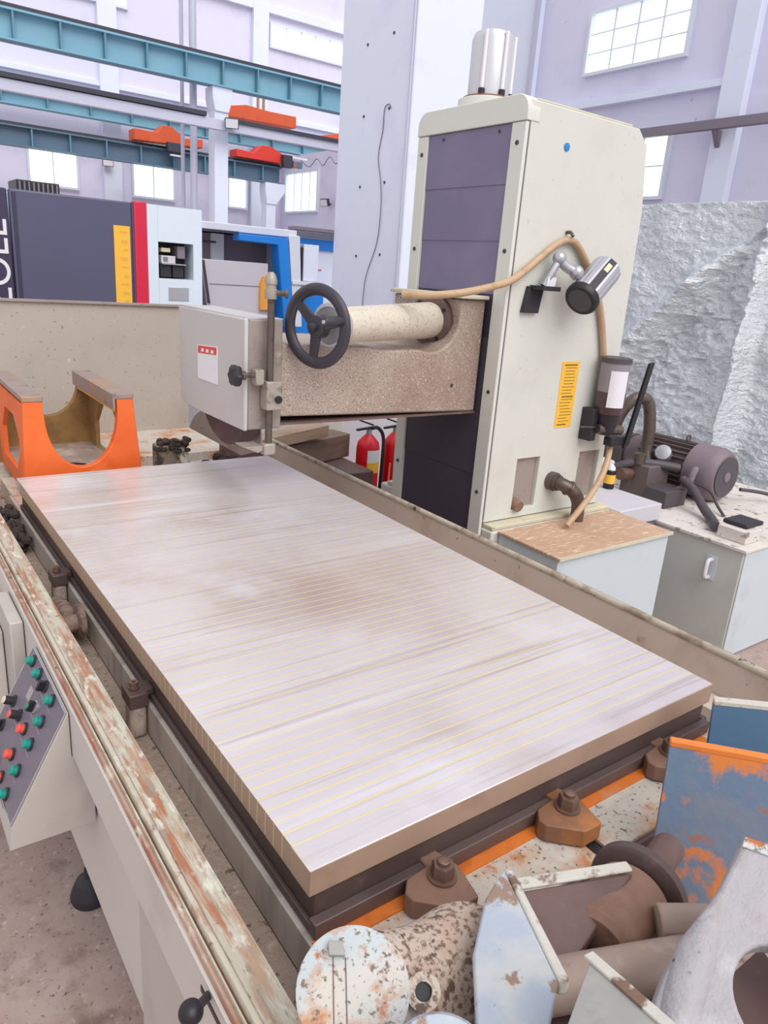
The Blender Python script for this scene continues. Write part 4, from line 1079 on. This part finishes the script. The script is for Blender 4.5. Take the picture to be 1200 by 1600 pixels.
fs_ = fo_.build('foil_sheet', 'foil', None, smooth=60)
sd = fs_.modifiers.new('thick', 'SOLIDIFY'); sd.thickness = .004
tag(fs_, 'crumpled silver foil sheeting hung behind the pump motor', 'foil sheet')
cr_ = thing('covered_crate', (5.8, 2.2, 0), 'large crate standing behind the silver foil sheeting', 'crate')
boxo('body', 'plastic_grey', (5.05, 6.6, .7, 3.85, 0, 2.36), cr_, .01)

# ------------------------------------------------------------------ things seen under the arm
def extinguisher(x, y, r, label, front=True, zt=.88):
    e_ = thing('fire_extinguisher', (x, y, .0), label, 'fire extinguisher', 'fire extinguishers beside the column')
    z0 = .175
    MB().lathe((x, y, z0), (0, 0, 1), [(0, r * .9), (.015, r), (.50, r), (.54, r * .9), (.575, r * .5), (.59, r * .3)], 28).build('cylinder', 'ext_red', e_)
    MB().lathe((x, y, z0 + .585), (0, 0, 1), [(0, .018), (.04, .018)], 12).build('valve', 'silver', e_)
    MB().slab([(x - .10, y - .02, z0 + .62), (x + .02, y - .02, z0 + .63), (x + .02, y - .02, z0 + .642), (x - .10, y - .02, z0 + .632)], (0, .02, 0)).build('handle', 'black', e_)
    MB().slab([(x - .08, y - .02, z0 + .68), (x + .02, y - .02, z0 + .645), (x + .02, y - .02, z0 + .657), (x - .08, y - .02, z0 + .69)], (0, .02, 0)).build('lever', 'black', e_)
    MB().tube([(x + .015, y, z0 + .625), (x + .06, y - .01, z0 + .63), (x + .10, y - .02, z0 + .57), (x + r + .015, y - .04, z0 + .42), (x + r + .012, y - .03, z0 + .1)], .012, n=8).build('hose', 'black', e_)
    rs = []
    for z in (z0 + .35, z0 + .42, z0 + .50):
        rs.append([Vector((x + (r + .002) * math.cos(math.radians(a)), y + (r + .002) * math.sin(math.radians(a)), z)) for a in range(-125, -40, 8)])
    n_ = len(rs[0])
    m1 = MB().add(rs[0] + rs[1], [(i, i + 1, n_ + i + 1, n_ + i) for i in range(n_ - 1)])
    m1.build('label_band', 'sticker_yellow', e_)
    m2 = MB().add(rs[1] + rs[2], [(i, i + 1, n_ + i + 1, n_ + i) for i in range(n_ - 1)])
    m2.build('paper_label', 'sticker_white', e_)
    MB().tube([(x - r * .9, y - .05, z0 + .40), (x - .12, y - .12, z0 + .27), (x - .19, y - .2, z0 + .12)], .007, n=8).build('strap', 'sticker_red', e_)
    boxo('stand', 'wood_dark', (x - .1, x + .1, y - .1, y + .1, 0, z0 - .001), e_)
    return e_
extinguisher(2.19, 3.05, .075, 'red fire extinguisher with white and yellow label under the arm')
extinguisher(2.40, 3.05, .07, 'red fire extinguisher half hidden behind the column post')
wp = thing('timber_plank', (1.6, 2.85, .6), 'weathered timber plank lying on the stacked boards under the arm', 'plank')
MB().slab([(1.32, 2.86, .76), (1.86, 3.0, .785), (1.86, 3.0, .855), (1.32, 2.86, .825)], (-.02, .12, 0)).build('plank', 'wood', wp, .004)
wp = tag(MB().slab([(1.36, 2.88, .62), (2.12, 3.16, .60), (2.12, 3.16, .75), (1.36, 2.88, .755)], (-.04, .16, 0)).build('timber_beam', 'wood_dark', None, .004), 'dark timber beam beneath the weathered plank', 'beam')
tag(boxo('timber_stack', 'iron_brown', (1.34, 2.07, 2.80, 3.4, 0, .60), None, .006), 'brown timber stack on the floor behind the side guard', 'stack')
tag(boxo('concrete_block', 'plastic_grey', (1.34, 3.4, 3.75, 4.0, 0, 1.28), None, .006), 'grey low wall block behind the fire extinguishers', 'block')
tag(boxo('white_sack', 'cream_light', (1.45, 2.27, 3.42, 3.72, 0, .97), None, .05, seg=4), 'white wrapped bundle behind the timber plank', 'bundle')

# ------------------------------------------------------------------ castings heaped at the near end
# hub casting with painted disc face
CAM = Vector((-.42532, -.67824, 1.73947))
hc = thing('hub_casting', (-.02, -.2, .75), 'white-painted rusty hub casting with round face nearest the camera', 'casting')
c0 = Vector((-.067, -.207, .997))
nrm = (Vector((-.40, -.52, .80)) + Vector((.10, .05, .12))).normalized()
d_, u_, w_ = frame(nrm)
R0 = .0625
MB().lathe(c0 - nrm * .016, nrm, [(0, R0), (.014, R0), (.016, R0 - .003)], 48).build('disc_face', 'cast_white', hc)
c1 = Vector((.092, -.226, .945))
rs = []
for k_ in range(9):
    t_ = k_ / 8
    cc = c0.lerp(c1, t_) - nrm * (.015 + .02 * t_)
    nn = nrm.lerp(Vector((-.55, -.35, .75)).normalized(), t_).normalized()
    dd, uu, ww = frame(nn)
    rr = R0 * .97 * (1 - t_) + .080 * t_ - .012 * math.sin(PI * t_)
    rs.append([cc + (uu * math.cos(2 * PI * i / 40) + ww * math.sin(2 * PI * i / 40)) * rr for i in range(40)])
MB().rings(rs).build('flared_body', 'cast_speckle', hc)
def dpt(px, py, h=0.0):
    return c0 + u_ * px + w_ * py + nrm * h
ksg = 1 if u_.x > 0 else -1
MB().slab([dpt(ksg * -.030, .044, .0), dpt(ksg * -.014, .044), dpt(ksg * -.010, .030), dpt(ksg * -.028, .030)], nrm * .012).build('key', 'cast_plain', hc, .001)
for xx in (-.024, -.010):
    MB().slab([dpt(ksg * xx, .030, .0002), dpt(ksg * (xx + .0012), .030, .0002), dpt(ksg * (xx + .0012 + .005), -.06, .0002), dpt(ksg * (xx + .005), -.06, .0002)], nrm * .0006).build('keyway_edge', 'iron_brown', hc)
bn = Vector((-.40, -.50, .77)).normalized()
bs = Vector((.003, -.243, .985))
MB().annulus(bs, bn, .0095, .019, .012, 28).build('boss', 'cast_speckle', hc)
MB().lathe(bs + bn * .003, bn, [(0, .0105), (.001, .0105)], 20).build('bore', 'black', hc)
MB().slab([(.0, -.29, .7505), (.10, -.29, .7505), (.12, -.16, .7505), (.0, -.165, .7505)], (0, 0, .14)).build('foot', 'cast_speckle', hc, .01)

# plate flange with chipped edge
pf = thing('flange_plate', (.1, -.27, .75), 'pale blue painted flange plate with chipped white edge', 'casting')
A_, B_, C_, D_, E_, F_ = [Vector(p) for p in ((.187, -.179, 1.010), (.118, -.333, 1.018), (.058, -.372, 1.020), (.010, -.320, 1.010), (.072, -.247, 1.002), (.138, -.197, 1.004))]
pn = Vector((0, 0, -1))
MB().slab([A_, B_, C_, D_, E_, F_], pn * .012).build('face', 'cast_blue', pf, .003)
outw = Vector((.91, -.41, 0))
MB().slab([A_ + outw * .0008, B_ + outw * .0008, B_ + outw * .015, A_ + outw * .012], (0, 0, -.022)).build('chipped_edge', 'cast_chip', pf, .004)
MB().slab([(.06, -.34, .7505), (.115, -.335, .7505), (.165, -.21, .7505), (.13, -.21, .7505)], (0, 0, .245)).build('back_rib', 'cast_speckle', pf, .004)

wd = thing('wedge_casting', (.25, -.24, .75), 'brown bare-metal wedge plate with white chipped top edge', 'casting')
P1, P2, P3, P4, P5 = [Vector(p) for p in ((.207, -.196, .976), (.362, -.258, .980), (.219, -.287, .945), (.183, -.288, .945), (.175, -.25, .958))]
MB().slab([P1, P2, P3, P4, P5], (0, 0, -.016)).build('web', 'iron_brown', wd, .002)
MB().slab([P1, P2, P2 + Vector((.006, .016, .0)), P1 + Vector((.006, .018, .0))], (0, 0, .006)).build('top_edge', 'cast_chip', wd, .003)
MB().slab([(.19, -.28, .7505), (.24, -.28, .7505), (.27, -.24, .7505), (.22, -.22, .7505)], (0, 0, .20)).build('foot', 'iron_brown', wd, .01)

rl = thing('flanged_roller', (.36, -.24, .75), 'brown iron roller with a dark flange disc and hex nut', 'roller')
rd = Vector((.97, .22, 0)).normalized()
r0 = Vector((.268, -.279, .918))
MB().lathe(r0, rd, [(0, .048), (.008, .055), (.118, .055), (.124, .050)], 40).build('drum', 'clamp_rust', rl)
MB().lathe(r0 + rd * .13, rd, [(0, .064), (.004, .070), (.018, .070), (.022, .064)], 44).build('flange', 'dark_iron', rl)
MB().hexa(r0 + rd * .152, rd, .040, .03).build('nut', 'iron_brown', rl)
MB().cyl(r0 + rd * .16, r0 + rd * .26, .024).build('shaft', 'iron_brown', rl)
MB().slab([(.29, -.30, .7505), (.36, -.285, .7505), (.36, -.24, .7505), (.29, -.255, .7505)], (0, 0, .115)).build('cradle', 'iron_brown', rl, .004)

tag(MB().lathe((.345, -.315, .955), (.75, -.62, .12), [(0, .021), (.002, .023), (.14, .023), (.142, .02)], 24).build('steel_rod', 'iron_pale', None), 'short pale brown steel rod end beside the roller', 'rod')
tag(MB().lathe((.15, -.285, .935), (.93, -.40, .03), [(0, .028), (.003, .031), (.24, .031), (.243, .028)], 28).build('steel_bar', 'iron_pale', None), 'thick worn round steel bar lying between the castings', 'bar')
tag(boxo('support_block', 'iron_brown', (.16, .42, -.43, -.30, .751, .897), None, .006), 'brown iron block under the round steel bar', 'block')

# blue plates standing on edge
def plate(name, pts, thick, m, edge_m, label, ew=.012):
    t_ = thing(name, tuple(Vector(pts[-1])), label, 'plate')
    MB().slab(pts, thick).build('sheet', m, t_)
    return t_
bp_ = thing('steel_plate', (.5, -.25, .75), 'blue steel plate with orange rust and a cut-out, standing upright', 'plate')
q0, q1 = Vector((.590, -.152, 1.035)), Vector((.80, -.405, 1.045))
pl2 = [q0, q1]
# lower edge with half-round cut
dwn = Vector((-.10, -.07, -.27))
lowL = q0 + Vector((-.155, -.13, -.115))
pts2 = [q0, q1, q1 + dwn * .8]
hcx = q0.lerp(q1, .78) + dwn * .62
ax_ = (q1 - q0).normalized()
bx2 = dwn.normalized()
for i in range(13):
    a = math.radians(-20 - 175 * i / 12)
    pts2.append(hcx + ax_ * (.085 * math.cos(a)) + bx2 * (.085 * math.sin(a)))
pts2 += [q0.lerp(q1, .45) + dwn, q0 + dwn]
MB().slab(pts2, Vector((.010, .008, 0))).build('sheet', 'steel_blue', bp_)
MB().slab([q0, q1, q1 + Vector((.012, .010, 0)), q0 + Vector((.012, .010, 0))], (0, 0, .010)).build('top_edge', 'orange_edge', bp_, .001)
bp2 = thing('steel_plate', (.85, -.16, .75), 'clean blue steel plate behind the rusty blue one', 'plate')
q0, q1 = Vector((.815, -.100, 1.012)), Vector((1.05, -.335, 1.03))
dw = Vector((-.085, -.065, -.255))
MB().slab([q0, q1, q1 + dw, q0 + dw], (.012, .010, 0)).build('sheet', 'steel_blue_clean', bp2)
MB().slab([q0, q1, q1 + Vector((.014, .012, 0)), q0 + Vector((.014, .012, 0))], (0, 0, .009)).build('top_edge', 'cast_chip', bp2, .001)

# big grey bracket casting with hole
gc = thing('bracket_casting', (.28, -.43, .75), 'large grey-white bracket casting with a round hole at the right edge', 'casting')
T0 = Vector((.375, -.379, 1.129))
ux = Vector((.6446, -.7645, 0))
uy = Vector((-.6746, -.5688, -.4705))
un = Vector((-.3597, -.3033, .8824))
def gp_(a, b, h=0):
    return T0 + ux * a + uy * b + un * h
outer = [(0.0, 0.0), (.028, .004), (.12, .0), (.16, .08), (.16, .27), (-.11, .27), (-.112, .231), (-.106, .204), (-.093, .168), (-.079, .140), (-.055, .10), (-.033, .068)]
bm = bmesh.new()
nh = 32
hcx_, hcy_, hr = .026, .165, .050
ov = [bm.verts.new(gp_(a, b)) for a, b in outer]
hv = [bm.verts.new(gp_(hcx_ + hr * math.cos(2 * PI * i / nh), hcy_ + hr * 1.05 * math.sin(2 * PI * i / nh))) for i in range(nh)]
oe = [bm.edges.new((ov[i], ov[(i + 1) % len(ov)])) for i in range(len(ov))]
he = [bm.edges.new((hv[i], hv[(i + 1) % nh])) for i in range(nh)]
bmesh.ops.triangle_fill(bm, use_beauty=True, use_dissolve=False, edges=oe + he)
ret = bmesh.ops.extrude_face_region(bm, geom=bm.faces[:])
bmesh.ops.translate(bm, verts=[v for v in ret['geom'] if isinstance(v, bmesh.types.BMVert)], vec=-un * .035)
bm.verts.index_update()
m = MB()
m.add([v.co.copy() for v in bm.verts], [tuple(v.index for v in f.verts) for f in bm.faces])
bm.free()
m.build('face', 'cast_grey', gc, .005, seg=3)
MB().tube([gp_(-.022, .06, -.016), gp_(-.046, .11, -.010), gp_(-.062, .15, -.008), (gp_(-.078, .20, -.008)), gp_(-.084, .26, -.008)], lambda t: .004 + .018 * min(1, t * 2.2), n=14).build('rib', 'cast_grey', gc)
MB().slab([gp_(-.0015, .0, .0), gp_(.028, .003, 0), gp_(.12, -.001, 0), gp_(.12, .014, 0), gp_(.028, .018, 0), gp_(-.006, .013, 0)], un * .003).build('top_edge', 'cast_white', gc, .001)
MB().slab([(.19, -.50, .7505), (.34, -.52, .7505), (.40, -.42, .7505), (.27, -.42, .7505)], (0, 0, .23)).build('base', 'iron_brown', gc)

hp = thing('triangle_plate', (.08, -.42, .75), 'plain grey triangular plate with thick pale edge at the bottom', 'plate')
t0, t1, t2 = Vector((.117, -.366, 1.092)), Vector((.098, -.49, 1.122)), Vector((.0, -.42, 1.105))
tn = (t1 - t0).cross(t2 - t0).normalized()
if tn.z > 0:
    tn = -tn
MB().slab([t0, t1, t2], tn * .30).build('body', 'cast_plain', hp, .001)
er = (t1 - t0).normalized().cross(tn)
if er.x > 0:
    er = -er
MB().slab([t0, t1, t1 + er * .012, t0 + er * .012], -tn * .004).build('edge_strip', 'cast_chip', hp, .001)

dk = thing('round_cap', (-.05, -.33, .75), 'pale blue round cap at the bottom beside the hub casting', 'casting')
kc = Vector((-.068, -.352, 1.040))
kn_ = (Vector((-.42532, -.67824, 1.73947)) - kc).normalized()
kn_ = (kn_ + Vector((.1, .1, .3))).normalized()
MB().lathe(kc - kn_ * .22, kn_, [(0, .055), (.205, .057), (.215, .056), (.22, .052)], 44).build('cap', 'cast_blue', dk)
